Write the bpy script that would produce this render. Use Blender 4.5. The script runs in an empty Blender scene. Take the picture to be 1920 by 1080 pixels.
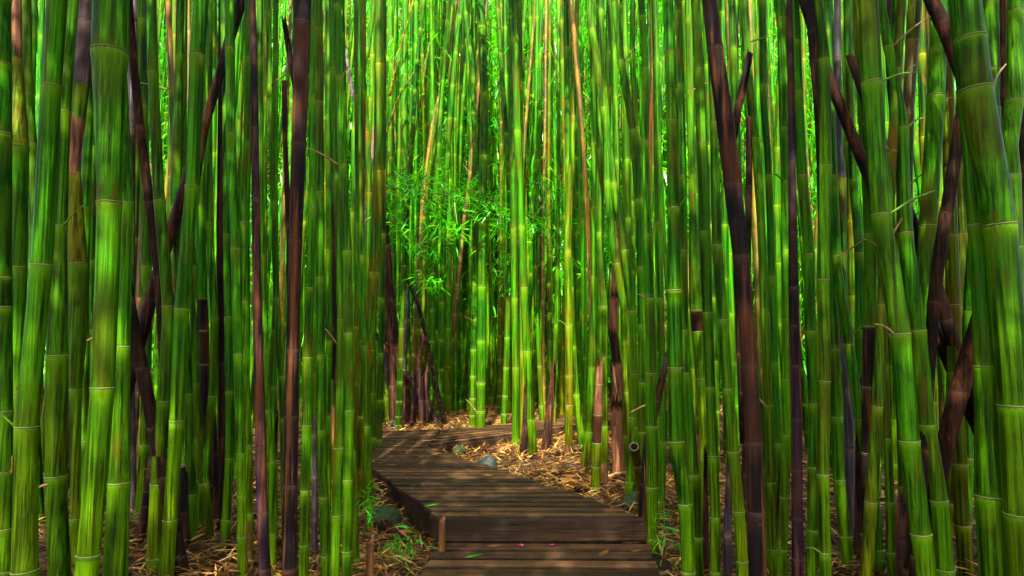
import bpy, bmesh, math, random
import numpy as np
from mathutils import Vector, Matrix

random.seed(7); rng = np.random.default_rng(11)
scene = bpy.context.scene
COL = scene.collection
R = math.radians

# ------------------------------------------------------------------ camera
F, CX, CY, CAMZ = 1280.0, 960.0, 540.0, 1.15
PITCH = math.atan(100 / F)
cam_d = bpy.data.cameras.new('camera'); cam = bpy.data.objects.new('camera', cam_d); COL.objects.link(cam)
cam_d.sensor_width = 36; cam_d.lens = 36 * F / 1920; cam_d.clip_start = .05; cam_d.clip_end = 800
cam.location = (0, 0, CAMZ); cam.rotation_euler = (R(90) + PITCH, 0, 0)
scene.camera = cam
cp, sp = math.cos(PITCH), math.sin(PITCH)

def ray(px, py):
    u, v = (px - CX) / F, (CY - py) / F
    return np.array([u, cp - sp * v, sp + cp * v])
def at(px, py, d):                       # photo pixel -> point at depth y = d
    r = ray(px, py); return np.array([0, 0, CAMZ]) + r * (d / r[1])
def at_z(px, py, z):                     # photo pixel -> point on the level z
    r = ray(px, py); return np.array([0, 0, CAMZ]) + r * ((z - CAMZ) / r[2])

# ------------------------------------------------------------------ terrain
def sm(t): t = np.clip(t, 0, 1); return t * t * (3 - 2 * t)
def ground(x, y):
    x = np.asarray(x, float); y = np.asarray(y, float)
    side = sm((np.abs(x - .12) - .85) / 1.3)
    bank = .26 * side * (1 - sm((y - 3.2) / 1.8))
    far = .5 * sm((y - 10.5) / 16) + .11 * sm((y - 3.9 + .6 * sm((x - .1) / .5)) / 1.1)
    bump = .018 * np.sin(3.1 * x + 1.7 * y) + .014 * np.sin(5.3 * x - 4.1 * y + 1) + .009 * np.sin(11 * x + 8.7 * y)
    return bank + far + bump * (.4 + .6 * side)

# ------------------------------------------------------------------ materials
def mat(name):
    m = bpy.data.materials.new(name); m.use_nodes = True
    nt = m.node_tree; nt.nodes.clear()
    out = nt.nodes.new('ShaderNodeOutputMaterial'); b = nt.nodes.new('ShaderNodeBsdfPrincipled')
    nt.links.new(b.outputs[0], out.inputs[0])
    return m, nt, b, out
class G:                                 # tiny node graph helper
    def __init__(s, nt): s.nt = nt
    def n(s, t, **kw):
        x = s.nt.nodes.new(t)
        for k, v in kw.items(): setattr(x, k, v)
        return x
    def l(s, a, b): s.nt.links.new(a, b)
    def coords(s, scale, kind='Object', rnd=True):
        tc = s.n('ShaderNodeTexCoord'); mp = s.n('ShaderNodeMapping'); s.l(tc.outputs[kind], mp.inputs[0])
        mp.inputs['Scale'].default_value = scale
        if rnd:
            oi = s.n('ShaderNodeObjectInfo'); m = s.n('ShaderNodeVectorMath', operation='SCALE')
            m.inputs[0].default_value = (37, 53, 71); s.l(oi.outputs['Random'], m.inputs['Scale']); s.l(m.outputs[0], mp.inputs['Location'])
        return mp.outputs[0]
    def noise(s, vec, scale=1, detail=3, rough=.5):
        x = s.n('ShaderNodeTexNoise'); s.l(vec, x.inputs['Vector'])
        x.inputs['Scale'].default_value = scale; x.inputs['Detail'].default_value = detail; x.inputs['Roughness'].default_value = rough
        return x.outputs['Fac']
    def ramp(s, fac, stops):
        x = s.n('ShaderNodeValToRGB'); e = x.color_ramp.elements
        while len(e) < len(stops): e.new(.5)
        for i, (p, c) in enumerate(stops): e[i].position = p; e[i].color = (*c, 1) if len(c) == 3 else c
        s.l(fac, x.inputs[0]); return x.outputs[0]
    def mix(s, fac, a, b, mode='MIX'):
        x = s.n('ShaderNodeMix', data_type='RGBA', blend_type=mode)
        for sock, v in ((x.inputs[0], fac), (x.inputs[6], a), (x.inputs[7], b)):
            if hasattr(v, 'links'): s.l(v, sock)
            elif isinstance(v, (int, float)): sock.default_value = v
            else: sock.default_value = (*v, 1)
        return x.outputs[2]
    def math(s, op, a, b=None):
        x = s.n('ShaderNodeMath', operation=op)
        for i, v in enumerate((a, b)):
            if v is None: continue
            if hasattr(v, 'links'): s.l(v, x.inputs[i])
            else: x.inputs[i].default_value = v
        return x.outputs[0]
    def bump(s, h, strength, dist, bsdf):
        x = s.n('ShaderNodeBump'); x.inputs['Strength'].default_value = strength; x.inputs['Distance'].default_value = dist
        s.l(h, x.inputs['Height']); s.l(x.outputs[0], bsdf.inputs['Normal'])

def g3(k): return (k, k, k)
def bamboo(name, c_lo, c_hi, c_bloom, c_stain, stain=.58, streak=(16, 16, 3.2), rough=.5, spec=.05, fibre=.45, dust=.25, warm=True):
    m, nt, b, out = mat(name); g = G(nt)
    fib = g.noise(g.coords((95, 95, 1.6)), 1, 4, .65)
    fib2 = g.noise(g.coords((42, 42, .7)), 1, 2, .5)
    big = g.noise(g.coords((9, 9, 1.6)), 1, 3, .55)
    base = g.ramp(big, [(.3, c_lo), (.7, c_hi)])
    st = g.ramp(fib, [(.41, g3(fibre * .8)), (.53, g3(1.22))]); base = g.mix(1, base, st, 'MULTIPLY')
    st2 = g.ramp(fib2, [(.38, g3(.38)), (.47, g3(.95)), (.65, g3(1.2))]); base = g.mix(1, base, st2, 'MULTIPLY')
    scr = g.noise(g.coords((210, 210, 5)), 1, 3, .7); base = g.mix(1, base, g.ramp(scr, [(.32, g3(.30)), (.43, g3(.92)), (.58, g3(1.0)), (.70, g3(1.7))]), 'MULTIPLY')
    gr_ = g.noise(g.coords((320, 320, 320)), 1, 2, .6); base = g.mix(1, base, g.ramp(gr_, [(.30, g3(.78)), (.70, g3(1.22))]), 'MULTIPLY')
    if warm:
        tz = g.n('ShaderNodeTexCoord'); sz = g.n('ShaderNodeSeparateXYZ'); g.l(tz.outputs['Object'], sz.inputs[0])
        wn = g.noise(g.coords((4, 4, 1.1)), 1, 3, .6); wf = g.math('ADD', g.math('MULTIPLY', sz.outputs[2], -.42), wn)
        base = g.mix(g.ramp(wf, [(.0, g3(0)), (.42, g3(.9))]), base, g.mix(1, base, (2.3, .92, 1.0), 'MULTIPLY'))
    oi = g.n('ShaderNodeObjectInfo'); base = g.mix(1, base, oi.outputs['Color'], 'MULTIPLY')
    uv = g.n('ShaderNodeUVMap'); sx = g.n('ShaderNodeSeparateXYZ'); g.l(uv.outputs[0], sx.inputs[0])
    fr = g.math('FRACT', sx.outputs[1])
    bl = g.ramp(fr, [(0.0, g3(.45)), (.035, g3(.12)), (.10, g3(0)), (.72, g3(0)), (.90, g3(.30)), (.985, g3(.95))])
    base = g.mix(bl, base, c_bloom)
    sn = g.noise(g.coords(streak), 1, 5, .65)
    sm_ = g.ramp(sn, [(stain, g3(0)), (stain + .1, g3(.85))])
    base = g.mix(sm_, base, c_stain)
    spk = g.noise(g.coords((70, 70, 40)), 1, 2, .5)
    base = g.mix(g.ramp(spk, [(.70, g3(0)), (.76, g3(.7))]), base, c_stain)
    if dust:
        dn = g.noise(g.coords((24, 24, 9)), 1, 5, .7); base = g.mix(g.ramp(dn, [(.56, g3(0)), (.74, g3(dust))]), base, c_bloom)
        tint = g.noise(g.coords((3, 3, 2.4)), 1, 2, .5); base = g.mix(g.ramp(tint, [(.52, g3(0)), (.74, g3(.55))]), base, c_stain)
    g.l(base, b.inputs['Base Color']); b.inputs['Roughness'].default_value = rough
    b.inputs['Specular IOR Level'].default_value = spec
    g.bump(fib, .35, .004, b)
    return m
M = {}
M['green'] = bamboo('green_bamboo', (.010, .060, .0002), (.036, .132, .0002), (.062, .155, .0004), (.044, .036, .0006))
M['olive'] = bamboo('olive_bamboo', (.020, .064, .0003), (.058, .112, .0005), (.105, .135, .0015), (.068, .036, .001), .53)
M['yellow'] = bamboo('yellow_bamboo', (.055, .080, .001), (.105, .120, .002), (.15, .13, .006), (.075, .033, .003), .56)
M['brown'] = bamboo('brown_bamboo', (.008, .0036, .0022), (.046, .0165, .0052), (.07, .028, .012), (.006, .0035, .003), .47, (34, 34, 1.6), .8, .06, .35, .32, False)
M['purple'] = bamboo('purple_bamboo', (.035, .020, .026), (.095, .052, .055), (.15, .085, .07), (.02, .011, .014), .54, (30, 30, 1.8), .6, .15, .5, .32, False)
M['charred'] = bamboo('charred_bamboo', (.003, .0018, .0026), (.010, .0048, .0055), (.022, .012, .010), (.080, .024, .006), .51, (34, 34, 1.4), .75, .1, .35, .2, False)
M['orange'] = bamboo('orange_bamboo', (.10, .060, .002), (.24, .085, .004), (.22, .12, .012), (.050, .045, .003), .5, (16, 16, 3), .55, .2, .55, .32, False)

def simple(name, c1, c2, scale, rough=.6, spec=.2, bump=0, detail=4):
    m, nt, b, out = mat(name); g = G(nt)
    n = g.noise(g.coords(scale), 1, detail, .6)
    g.l(g.ramp(n, [(.32, c1), (.68, c2)]), b.inputs['Base Color'])
    b.inputs['Roughness'].default_value = rough; b.inputs['Specular IOR Level'].default_value = spec
    if bump: g.bump(n, .6, bump, b)
    return m
M['ring_pale'] = simple('node_ring_pale', (.09, .10, .028), (.20, .18, .075), (60, 60, 60), .5, .4)
M['ring_dark'] = simple('node_ring_dark', (.010, .018, .003), (.030, .030, .006), (60, 60, 60), .6, .2)
M['ring_bloom'] = simple('node_bloom', (.045, .085, .006), (.10, .13, .025), (60, 60, 60), .6, .2)
M['ring_dead'] = simple('dead_node_ring', (.010, .006, .005), (.06, .030, .016), (60, 60, 60), .7, .2)
M['sheath'] = simple('dry_sheath', (.028, .009, .0045), (.17, .068, .026), (90, 90, 7), .7, .15, .004)
M['sheath_tan'] = simple('tan_sheath', (.13, .05, .012), (.30, .13, .03), (60, 60, 7), .7, .15, .003)
M['twig'] = simple('twig', (.10, .075, .022), (.24, .15, .05), (40, 40, 40), .6)
M['green_twig'] = simple('green_twig', (.035, .10, .006), (.09, .17, .012), (40, 40, 40), .5)
M['pith'] = simple('hollow_inside', (.008, .007, .004), (.022, .016, .008), (30, 30, 30), .9)
M['cut'] = simple('cut_edge', (.06, .052, .03), (.13, .11, .055), (80, 80, 80), .6)
M['rock'] = simple('mossy_stone', (.006, .016, .003), (.022, .042, .010), (14, 14, 14), .85, .2, .03, 8)
M['rockblue'] = simple('bluish_stone', (.005, .010, .007), (.016, .026, .020), (14, 14, 14), .7, .3, .02, 8)
M['pink'] = simple('pink_petal', (.30, .02, .07), (.42, .07, .13), (40, 40, 40), .6)

# soil
m, nt, b, out = mat('forest_soil'); g = G(nt)
n1 = g.noise(g.coords((1, 1, 1), 'Object', False), 2.2, 6, .65); n2 = g.noise(g.coords((1, 1, 1), 'Object', False), 55, 5, .7)
c = g.ramp(n1, [(.3, (.022, .012, .006)), (.55, (.055, .032, .014)), (.75, (.10, .060, .022))])
c = g.mix(1, c, g.ramp(n2, [(.3, g3(.4)), (.65, g3(1.4))]), 'MULTIPLY'); g.l(c, b.inputs['Base Color'])
b.inputs['Roughness'].default_value = .9; b.inputs['Specular IOR Level'].default_value = .15; g.bump(n2, .9, .03, b)
M['soil'] = m
# deck wood
def wood(name, lo, hi, rough):
    m, nt, b, out = mat(name); g = G(nt)
    gr = g.noise(g.coords((3, 110, 110), 'Object', False), 1, 5, .7); pl = g.noise(g.coords((.5, 9.3, 3), 'Object', False), 1, 1, .4)
    pt = g.noise(g.coords((5, 5, 5), 'Object', False), 1, 4, .6)
    ge = g.n('ShaderNodeNewGeometry')
    c = g.ramp(gr, [(.38, lo), (.62, hi)])
    c = g.mix(1, c, g.ramp(pl, [(.38, g3(.55)), (.62, g3(1.5))]), 'MULTIPLY')
    c = g.mix(1, c, g.ramp(ge.outputs['Random Per Island'], [(0, g3(.5)), (1, g3(1.6))]), 'MULTIPLY')
    c = g.mix(g.ramp(pt, [(.55, g3(0)), (.72, g3(.5))]), c, (.022, .017, .003))
    g.l(c, b.inputs['Base Color'])
    rr = g.ramp(pt, [(.3, g3(rough - .12)), (.7, g3(rough + .15))]); g.l(rr, b.inputs['Roughness'])
    b.inputs['Specular IOR Level'].default_value = .14; g.bump(gr, .5, .006, b)
    return m
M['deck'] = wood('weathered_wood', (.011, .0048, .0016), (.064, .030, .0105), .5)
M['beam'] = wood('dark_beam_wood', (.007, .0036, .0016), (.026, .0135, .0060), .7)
M['gap_shade'] = wood('plank_gap_shade', (.006, .003, .0014), (.024, .0115, .0048), .7)  # plank sides coloured darker, painting in the shade of the gaps
M['post'] = wood('post_wood', (.05, .020, .008), (.13, .050, .014), .7)

def leafmat(name, stops, trans, rough=.4, spec=.4):
    m, nt, b, out = mat(name); g = G(nt)
    a = g.n('ShaderNodeAttribute', attribute_name='tone')
    c = g.ramp(a.outputs['Fac'], stops); g.l(c, b.inputs['Base Color'])
    b.inputs['Roughness'].default_value = rough; b.inputs['Specular IOR Level'].default_value = spec
    if trans:
        t = g.n('ShaderNodeBsdfTranslucent'); g.l(g.mix(1, c, (1.25, 1.15, .6), 'MULTIPLY'), t.inputs[0])
        ms = g.n('ShaderNodeMixShader'); ms.inputs[0].default_value = trans
        g.l(b.outputs[0], ms.inputs[1]); g.l(t.outputs[0], ms.inputs[2]); g.l(ms.outputs[0], out.inputs[0])
    return m
M['leaf'] = leafmat('bamboo_leaf', [(0, (.014, .18, .001)), (.5, (.034, .36, .001)), (.85, (.085, .47, .002)), (1, (.22, .46, .003))], .5, .32, .5)
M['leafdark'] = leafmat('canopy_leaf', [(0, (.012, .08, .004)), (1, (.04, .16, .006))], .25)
M['litter'] = leafmat('dry_leaf', [(0, (.04, .015, .004)), (.35, (.15, .060, .008)), (.7, (.29, .140, .018)), (1, (.40, .26, .07))], .12, .6, .25)

# ------------------------------------------------------------------ object helpers
def link(name, me, parent=None, mats=()):
    o = bpy.data.objects.new(name, me); COL.objects.link(o)
    if me is not None:
        for m_ in mats: me.materials.append(m_)
    if parent: o.parent = parent
    return o
def empty(name, loc):
    o = bpy.data.objects.new(name, None); COL.objects.link(o); o.location = loc; o.empty_display_size = .1; return o
def tag(o, label=None, cat=None, group=None, kind=None):
    if label: o['label'] = label
    if cat: o['category'] = cat
    if group: o['group'] = group
    if kind: o['kind'] = kind
    return o
def mesh(name, v, f, uv=None, mi=None, smooth=True):
    me = bpy.data.meshes.new(name); me.from_pydata([tuple(p) for p in v], [], f)
    if uv is not None:
        l = me.uv_layers.new(name='UVMap'); idx = np.zeros(len(me.loops), int); me.loops.foreach_get('vertex_index', idx)
        l.data.foreach_set('uv', np.asarray(uv, float)[idx].ravel())
    if mi is not None: me.polygons.foreach_set('material_index', mi)
    if smooth: me.polygons.foreach_set('use_smooth', [True] * len(me.polygons))
    me.update(); return me

def cat_pts(P, n=8):                      # Catmull-Rom through control rows
    P = np.asarray(P, float)
    if len(P) < 3:
        t = np.linspace(0, 1, n * max(1, len(P) - 1) + 1)[:, None]; return P[0] * (1 - t) + P[-1] * t
    Q = np.vstack([2 * P[0] - P[1], P, 2 * P[-1] - P[-2]]); out = []
    for i in range(1, len(Q) - 2):
        t = np.linspace(0, 1, n, endpoint=False)[:, None]
        a, b_, c_, d_ = Q[i - 1], Q[i], Q[i + 1], Q[i + 2]
        out.append(.5 * (2 * b_ + (c_ - a) * t + (2 * a - 5 * b_ + 4 * c_ - d_) * t ** 2 + (3 * b_ - a - 3 * c_ + d_) * t ** 3))
    return np.vstack(out + [P[-1:]])

class Path:                               # centre line + radius by arc length, bottom to top
    def __init__(s, P):
        s.P = P; d = np.linalg.norm(np.diff(P[:, :3], axis=0), axis=1); s.s = np.concatenate([[0], np.cumsum(d)]); s.L = s.s[-1]
    def __call__(s, t): return np.array([np.interp(t, s.s, s.P[:, k]) for k in range(4)])
    def tan(s, t):
        e = .04; a = s(max(0, t - e))[:3]; b_ = s(min(s.L, t + e))[:3]; v = b_ - a; return v / (np.linalg.norm(v) + 1e-9)

def frame(t):
    x = np.cross([0, 1, 0], t); x /= np.linalg.norm(x) + 1e-9; return x, np.cross(t, x)

def stem_mesh(name, path, nodes, origin, seg=14, top='flat', bottom=False, matfn=None, rnd=None):
    """one bamboo culm: node ledges, slight swelling, optional broken top"""
    rnd = rnd or random
    st = {0.0, path.L}
    for i in range(1, int(path.L / .35)): st.add(i * .35)
    f = {}
    for nd in nodes:
        r = path(nd)[3]
        for k, q in ((-1.3, 1.0), (-.5, 1.025), (-.16, 1.06), (0, .985), (.12, 1.045), (.5, 1.01), (1.2, 1.0)):
            t = nd + k * r
            if 0 < t < path.L: st.add(t); f[t] = q
    st = sorted(st); v, uv, fa, mi = [], [], [], []
    nn = sorted(nodes); ext = [nn[0] - (nn[1] - nn[0] if len(nn) > 1 else 1)] + nn + [nn[-1] + (nn[-1] - nn[-2] if len(nn) > 1 else 1)] if nn else [0, 1]
    jag = [rnd.uniform(.2, 1) ** 2 for _ in range(seg)]
    for i, t in enumerate(st):
        p = path(t); tg = path.tan(t); x, y = frame(tg); r = p[3] * f.get(t, 1)
        vv = np.interp(t, ext, range(len(ext)))
        for k in range(seg):
            a = 2 * math.pi * k / seg; q = p[:3] + r * (math.cos(a) * x + math.sin(a) * y)
            if top == 'broken' and i == len(st) - 1: q = q + tg * p[3] * 4.5 * jag[k] + (math.cos(a) * x + math.sin(a) * y) * p[3] * rnd.uniform(-.25, .05)
            v.append(q - origin); uv.append((k / seg, vv))
        if i:
            for k in range(seg):
                a0 = (i - 1) * seg; k2 = (k + 1) % seg
                fa.append((a0 + k, a0 + k2, a0 + seg + k2, a0 + seg + k)); mi.append(matfn((t + st[i - 1]) / 2) if matfn else 0)
    n = len(v)
    if top == 'point':
        v.append(path(path.L)[:3] + path.tan(path.L) * path(path.L)[3] * 2.5 - origin); uv.append((.5, len(ext)))
        for k in range(seg): fa.append((n - seg + k, n - seg + (k + 1) % seg, n)); mi.append(mi[-1])
    elif top == 'broken':                   # inner wall so the splintered tube reads as hollow
        b0 = n - seg
        for k in range(seg):
            q = np.array(v[b0 + k]); c_ = path(path.L)[:3] - origin; v.append(c_ + (q - c_) * .0 - path.tan(path.L) * .02 + (np.array(v[b0 - seg + k]) - (path(st[-2])[:3] - origin)) * .78); uv.append((k / seg, 0))
        for k in range(seg): k2 = (k + 1) % seg; fa.append((b0 + k, b0 + k2, n + k2, n + k)); mi.append(mi[-1])
        fa.append(tuple(range(n, n + seg))); mi.append(mi[-1])
    else:
        fa.append(tuple(range(n - seg, n))); mi.append(mi[-1])
    if bottom: fa.append(tuple(reversed(range(seg)))); mi.append(mi[0])
    return mesh(name, v, fa, uv, mi)

def ring_mesh():                            # unit node ring: dark groove under a pale ridge
    prof = [(.97, -.42), (1.045, -.34), (1.06, -.26), (.995, -.17), (1.0, -.05), (1.085, 0), (1.08, .06), (.97, .12)]
    seg = 20; v, fa, mi = [], [], []
    for (r, z) in prof:
        for k in range(seg): a = 2 * math.pi * k / seg; v.append((r * math.cos(a), r * math.sin(a), z))
    for i in range(len(prof) - 1):
        for k in range(seg):
            k2 = (k + 1) % seg; fa.append((i * seg + k, i * seg + k2, (i + 1) * seg + k2, (i + 1) * seg + k)); mi.append(2 if i < 2 else 1 if i < 4 else 0)
    me = mesh('node_ring', v, fa, None, mi); me.materials.append(M['ring_pale']); me.materials.append(M['ring_dark']); me.materials.append(M['ring_bloom']); return me
RING = ring_mesh()
def ring_mesh_dark():
    me = RING.copy(); me.materials.clear(); me.materials.append(M['ring_dead']); me.materials.append(M['pith']); me.materials.append(M['ring_dead']); return me
RING_D = ring_mesh_dark()

def add_ring(path, t, parent, origin, dead=False):
    p = path(t); o = link('node_ring', RING_D if dead else RING, parent); r = p[3]
    x, y = frame(path.tan(t)); tg = path.tan(t)
    o.matrix_local = Matrix(((x[0], y[0], tg[0], p[0] - origin[0]), (x[1], y[1], tg[1], p[1] - origin[1]), (x[2], y[2], tg[2], p[2] - origin[2]), (0, 0, 0, 1))) @ Matrix.Diagonal((r, r, min(r, .03) * .85, 1))
    return o

def tube(name, pts, mats, parent=None, origin=None, seg=7, closed=True):
    P = cat_pts(np.array(pts, float), 5); path = Path(P); origin = P[0, :3] if origin is None else origin
    v, fa = [], []
    for i in range(len(P)):
        tg = path.tan(path.s[i]); x, y = frame(tg) if abs(tg[1]) < .95 else (np.array([1., 0, 0]), np.array([0, 0, 1.]))
        for k in range(seg):
            a = 2 * math.pi * k / seg; v.append(P[i, :3] + P[i, 3] * (math.cos(a) * x + math.sin(a) * y) - origin)
        if i:
            for k in range(seg): k2 = (k + 1) % seg; fa.append(((i - 1) * seg + k, (i - 1) * seg + k2, i * seg + k2, i * seg + k))
    fa.append(tuple(reversed(range(seg)))); fa.append(tuple(range(len(v) - seg, len(v))))
    o = link(name, mesh(name, v, fa), parent, mats)
    if parent is None: o.location = origin
    return o

# leaf blades ------------------------------------------------------
def leaf_arrays(base, dirs, length, width, tone, droop=.25, quality=0):
    """base,dirs (n,3) -> verts, faces. quality 0: one folded quad; 1: six-vert curved blade"""
    n = len(base); d = dirs / (np.linalg.norm(dirs, axis=1, keepdims=True) + 1e-9)
    up = rng.normal(0, .35, (n, 3)) + [0, 0, 1]
    s = np.cross(d, up); s /= np.linalg.norm(s, axis=1, keepdims=True) + 1e-9
    L = length[:, None]; W = width[:, None] * .5; dz = np.array([0, 0, -1.0]) * L * droop
    if quality == 0:
        V = np.stack([base, base + d * L * .38 + s * W + dz * .12, base + d * L + dz, base + d * L * .38 - s * W + dz * .12], 1)
        return V.reshape(-1, 3), np.arange(n * 4).reshape(-1, 4), np.repeat(tone, 4)
    V = np.stack([base, base + d * L * .3 + s * W + dz * .1, base + d * L * .68 + s * W * .7 + dz * .48, base + d * L + dz * 1.1,
                  base + d * L * .68 - s * W * .7 + dz * .48, base + d * L * .3 - s * W + dz * .1], 1)
    i = np.arange(n)[:, None] * 6
    Fq = np.stack([i + [0, 1, 5, 5], i + [1, 2, 4, 5], i + [2, 3, 4, 4]], 1)
    return V.reshape(-1, 3), Fq, np.repeat(tone, 6)
def leaf_object(name, base, dirs, length, width, tone, material, parent=None, origin=(0, 0, 0), droop=.25, quality=0):
    V, Fc, T = leaf_arrays(base, dirs, length, width, tone, droop, quality)
    V = V - np.asarray(origin)
    me = bpy.data.meshes.new(name)
    if quality == 0:
        nf = len(Fc); me.vertices.add(len(V)); me.vertices.foreach_set('co', V.ravel().astype(np.float32))
        me.loops.add(nf * 4); me.loops.foreach_set('vertex_index', Fc.ravel().astype(np.int32))
        me.polygons.add(nf); me.polygons.foreach_set('loop_start', np.arange(0, nf * 4, 4, dtype=np.int32))
        me.update(calc_edges=True)
    else:
        fs = []
        for tri in Fc:
            fs += [tuple(int(q) for q in tri[0][:3]), tuple(int(q) for q in tri[1]), tuple(int(q) for q in tri[2][:3])]
        me.from_pydata([tuple(p) for p in V], [], fs); me.update()
    a = me.attributes.new('tone', 'FLOAT', 'POINT'); a.data.foreach_set('value', T.astype(np.float32))
    me.validate()
    o = link(name, me, parent, [material])
    if parent is None: o.location = origin
    return o
def clusters(centres, per, spread, L, W, pitch=(-75, 5)):
    """hanging fans of leaves at twig tips"""
    n = len(centres); base = np.repeat(centres, per, 0) + rng.normal(0, spread, (n * per, 3))
    az = rng.uniform(0, 2 * math.pi, n * per); pt = np.radians(rng.uniform(*pitch, n * per))
    d = np.stack([np.cos(az) * np.cos(pt), np.sin(az) * np.cos(pt), np.sin(pt)], 1)
    k = n * per; return base, d, L * rng.uniform(.6, 1.2, k), W * rng.uniform(.7, 1.25, k)

# ------------------------------------------------------------------ culms
DEAD = ('charred', 'brown', 'purple')
def parse(s): return [tuple(float(q) for q in a.split(',')) for a in s.split()]
NCULM = [0]
def culm(kind, d, pts, label, nodes=None, seg=(), zt=None, top='flat', up=True, down=True, tint=None, rings=True, name='bamboo_culm', cat='bamboo culm', sheath=(), twigs=(), group=None, spacing=7.2, auto=True):
    """pts: 'x,y,w ...' photo pixels from top to bottom, on a plane at depth d"""
    rnd = random.Random(hash(label) % 9973 if False else int(d * 1000) + int(parse(pts)[0][0] * 7) + int(parse(pts)[-1][0]))
    P = parse(pts)
    if group is None and auto and down and 3.9 <= d <= 7.3 and 790 < P[-1][1] <= 1000: d = F * 1.04 / (P[-1][1] - 640)
    W = []
    for (x, y, w) in P:
        q = at(x, y, d); fw = q[1] * cp + (q[2] - CAMZ) * sp
        W.append([*q, w / 2 * fw / F])
    W = np.array(W)[::-1]                                    # bottom to top
    # slight run in depth so a leaning row does not stand on one flat plane
    W = cat_pts(W, 6)
    lo, hi = W[0], W[-1]
    def slope(a, b_, lim):
        dz = b_[2] - a[2]; return np.clip((b_[0] - a[0]) / (dz if abs(dz) > .02 else .02), -lim, lim)
    if down:
        z0 = float(ground(lo[0], lo[1]))
        if lo[2] > z0 + .02:
            sl = slope(lo, W[min(4, len(W) - 1)], .6 if top != 'flat' or kind in DEAD else .16); dz = lo[2] - z0 + .05
            B = [[lo[0] - sl * dz * t, lo[1], lo[2] - dz * t, lo[3] * (1 + .06 * t)] for t in (1, .75, .5, .25)]
            W = np.vstack([B, W])
        else: W[0, 2] = min(W[0, 2], z0 - .03)
    if up:
        zt = zt or (5.2 + rnd.uniform(-.3, .8))
        if zt > hi[2] + .1:
            sl = slope(W[-5], hi, .6 if kind in DEAD else .14); dz = zt - hi[2]
            T = [[hi[0] + sl * dz * t, hi[1] + (.0), hi[2] + dz * t, hi[3] * (1 - .45 * t)] for t in (.2, .4, .6, .8, 1)]
            W = np.vstack([W, T])
    path = Path(W); zs = W[:, 2]
    org = np.array(W[0, :3])
    # nodes
    meanw = np.mean([p[2] for p in P]); nl = []
    if nodes:
        ys = parse(nodes.replace(' ', ',0 ') + ',0'); ys = sorted(y[0] for y in ys)
        mono = np.argsort(zs)
        for y in ys:
            z = at(960, y, d)[2]; nl.append(float(np.interp(z, zs[mono], path.s[mono])))
        nl = sorted(nl); gap = (nl[-1] - nl[0]) / (len(nl) - 1) if len(nl) > 1 else W[:, 3].mean() * 2 * spacing
        while nl[-1] + gap < path.L - .05: nl.append(nl[-1] + gap * rnd.uniform(.9, 1.1))
        while nl[0] - gap * .8 > .05: gap = max(gap * .84, .07); nl.insert(0, nl[0] - gap)
    else:
        gap = W[:, 3].mean() * 2 * spacing * rnd.uniform(.85, 1.15); t = rnd.uniform(.04, .12); k = .3
        while t < path.L - .04: nl.append(t); t += gap * k * rnd.uniform(.92, 1.1); k = min(1, k + .16)
    if not nl: nl = [path.L * .5]
    mats = [M[kind]]; bounds = []
    for (y0, y1, k2) in seg:
        if M[k2] not in mats: mats.append(M[k2])
        bounds.append((at(960, y1, d)[2], at(960, y0, d)[2], mats.index(M[k2])))
    zof = lambda t: path(t)[2]
    def mf(t):
        z = zof(t)
        for a, b_, i in bounds:
            if a <= z <= b_: return i
        return 0
    # add exact cut stations for colour changes by letting nodes fall on them
    root = empty(name, org); tag(root, label, cat, group)
    st = link('stem', stem_mesh('stem', path, nl, org, 16 if meanw > 25 else 12, top, not down, mf, rnd), root, mats)
    if tint is None:
        k = rnd.uniform(.8, 1.15); tint = (k * rnd.uniform(.6, 1.2), k, k)
    st.color = (*tint, 1)
    if rings:
        zlim = CAMZ + d * .53 + .4
        for t in nl:
            if path(t)[2] < zlim: add_ring(path, t, st, org, kind in DEAD)
    if rings and top == 'flat' and kind not in DEAD:
        vis = [t_ for t_ in nl if .3 < path(t_)[2] < CAMZ + d * .5]
        for t_ in vis:
            if rnd.random() < .10:
                q = path(t_); sgn = rnd.choice((-1, 1)); a = rnd.uniform(.25, 1.0); ln = rnd.uniform(.05, .20) ; s0 = q[:3] + np.array([sgn * q[3] * .8, -q[3] * .4, 0]); e = s0 + np.array([sgn * math.cos(a) * ln, rnd.uniform(-.06, .03), math.sin(a) * ln])
                tube('twig', [[*s0, .0045], [*((s0 + e) / 2 + [0, 0, .008]), .0035], [*e, .002]], [M['green_twig'] if rnd.random() < .5 else M['twig']], root, org, 6)
        if rnd.random() < .28:
            a0 = rnd.uniform(100, 260); wrap_sheath(path, .05, rnd.uniform(.10, .30), (a0, a0 + rnd.uniform(90, 200)), 'sheath', root, org, rnd)
    for (y0, y1, side, mk) in sheath: add_sheath(path, d, y0, y1, side, mk, root, org, rnd)
    for (y, ln, ang) in twigs:
        z = at(960, y, d)[2]; t = float(np.interp(z, zs, path.s)); p = path(t); a = R(ang)
        q = p[:3] + np.array([0, -p[3] * .8, 0]); e = q + np.array([math.cos(a) * ln, -.03, math.sin(a) * ln])
        tube('twig', [[*q, .006], [*((q + e) / 2 + [0, 0, .006]), .005], [*e, .003]], [M['twig']], root, org)
    NCULM[0] += 1
    return root, path

def add_sheath(path, d, y0, y1, side, mk, root, org, rnd):
    """papery culm sheath wrapped round part of the stem with a torn lower edge; side = angle range"""
    za, zb = at(960, y1, d)[2], at(960, y0, d)[2]; zs = path.P[:, 2]
    return wrap_sheath(path, np.interp(za, zs, path.s), np.interp(zb, zs, path.s), side, mk, root, org, rnd)

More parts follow.
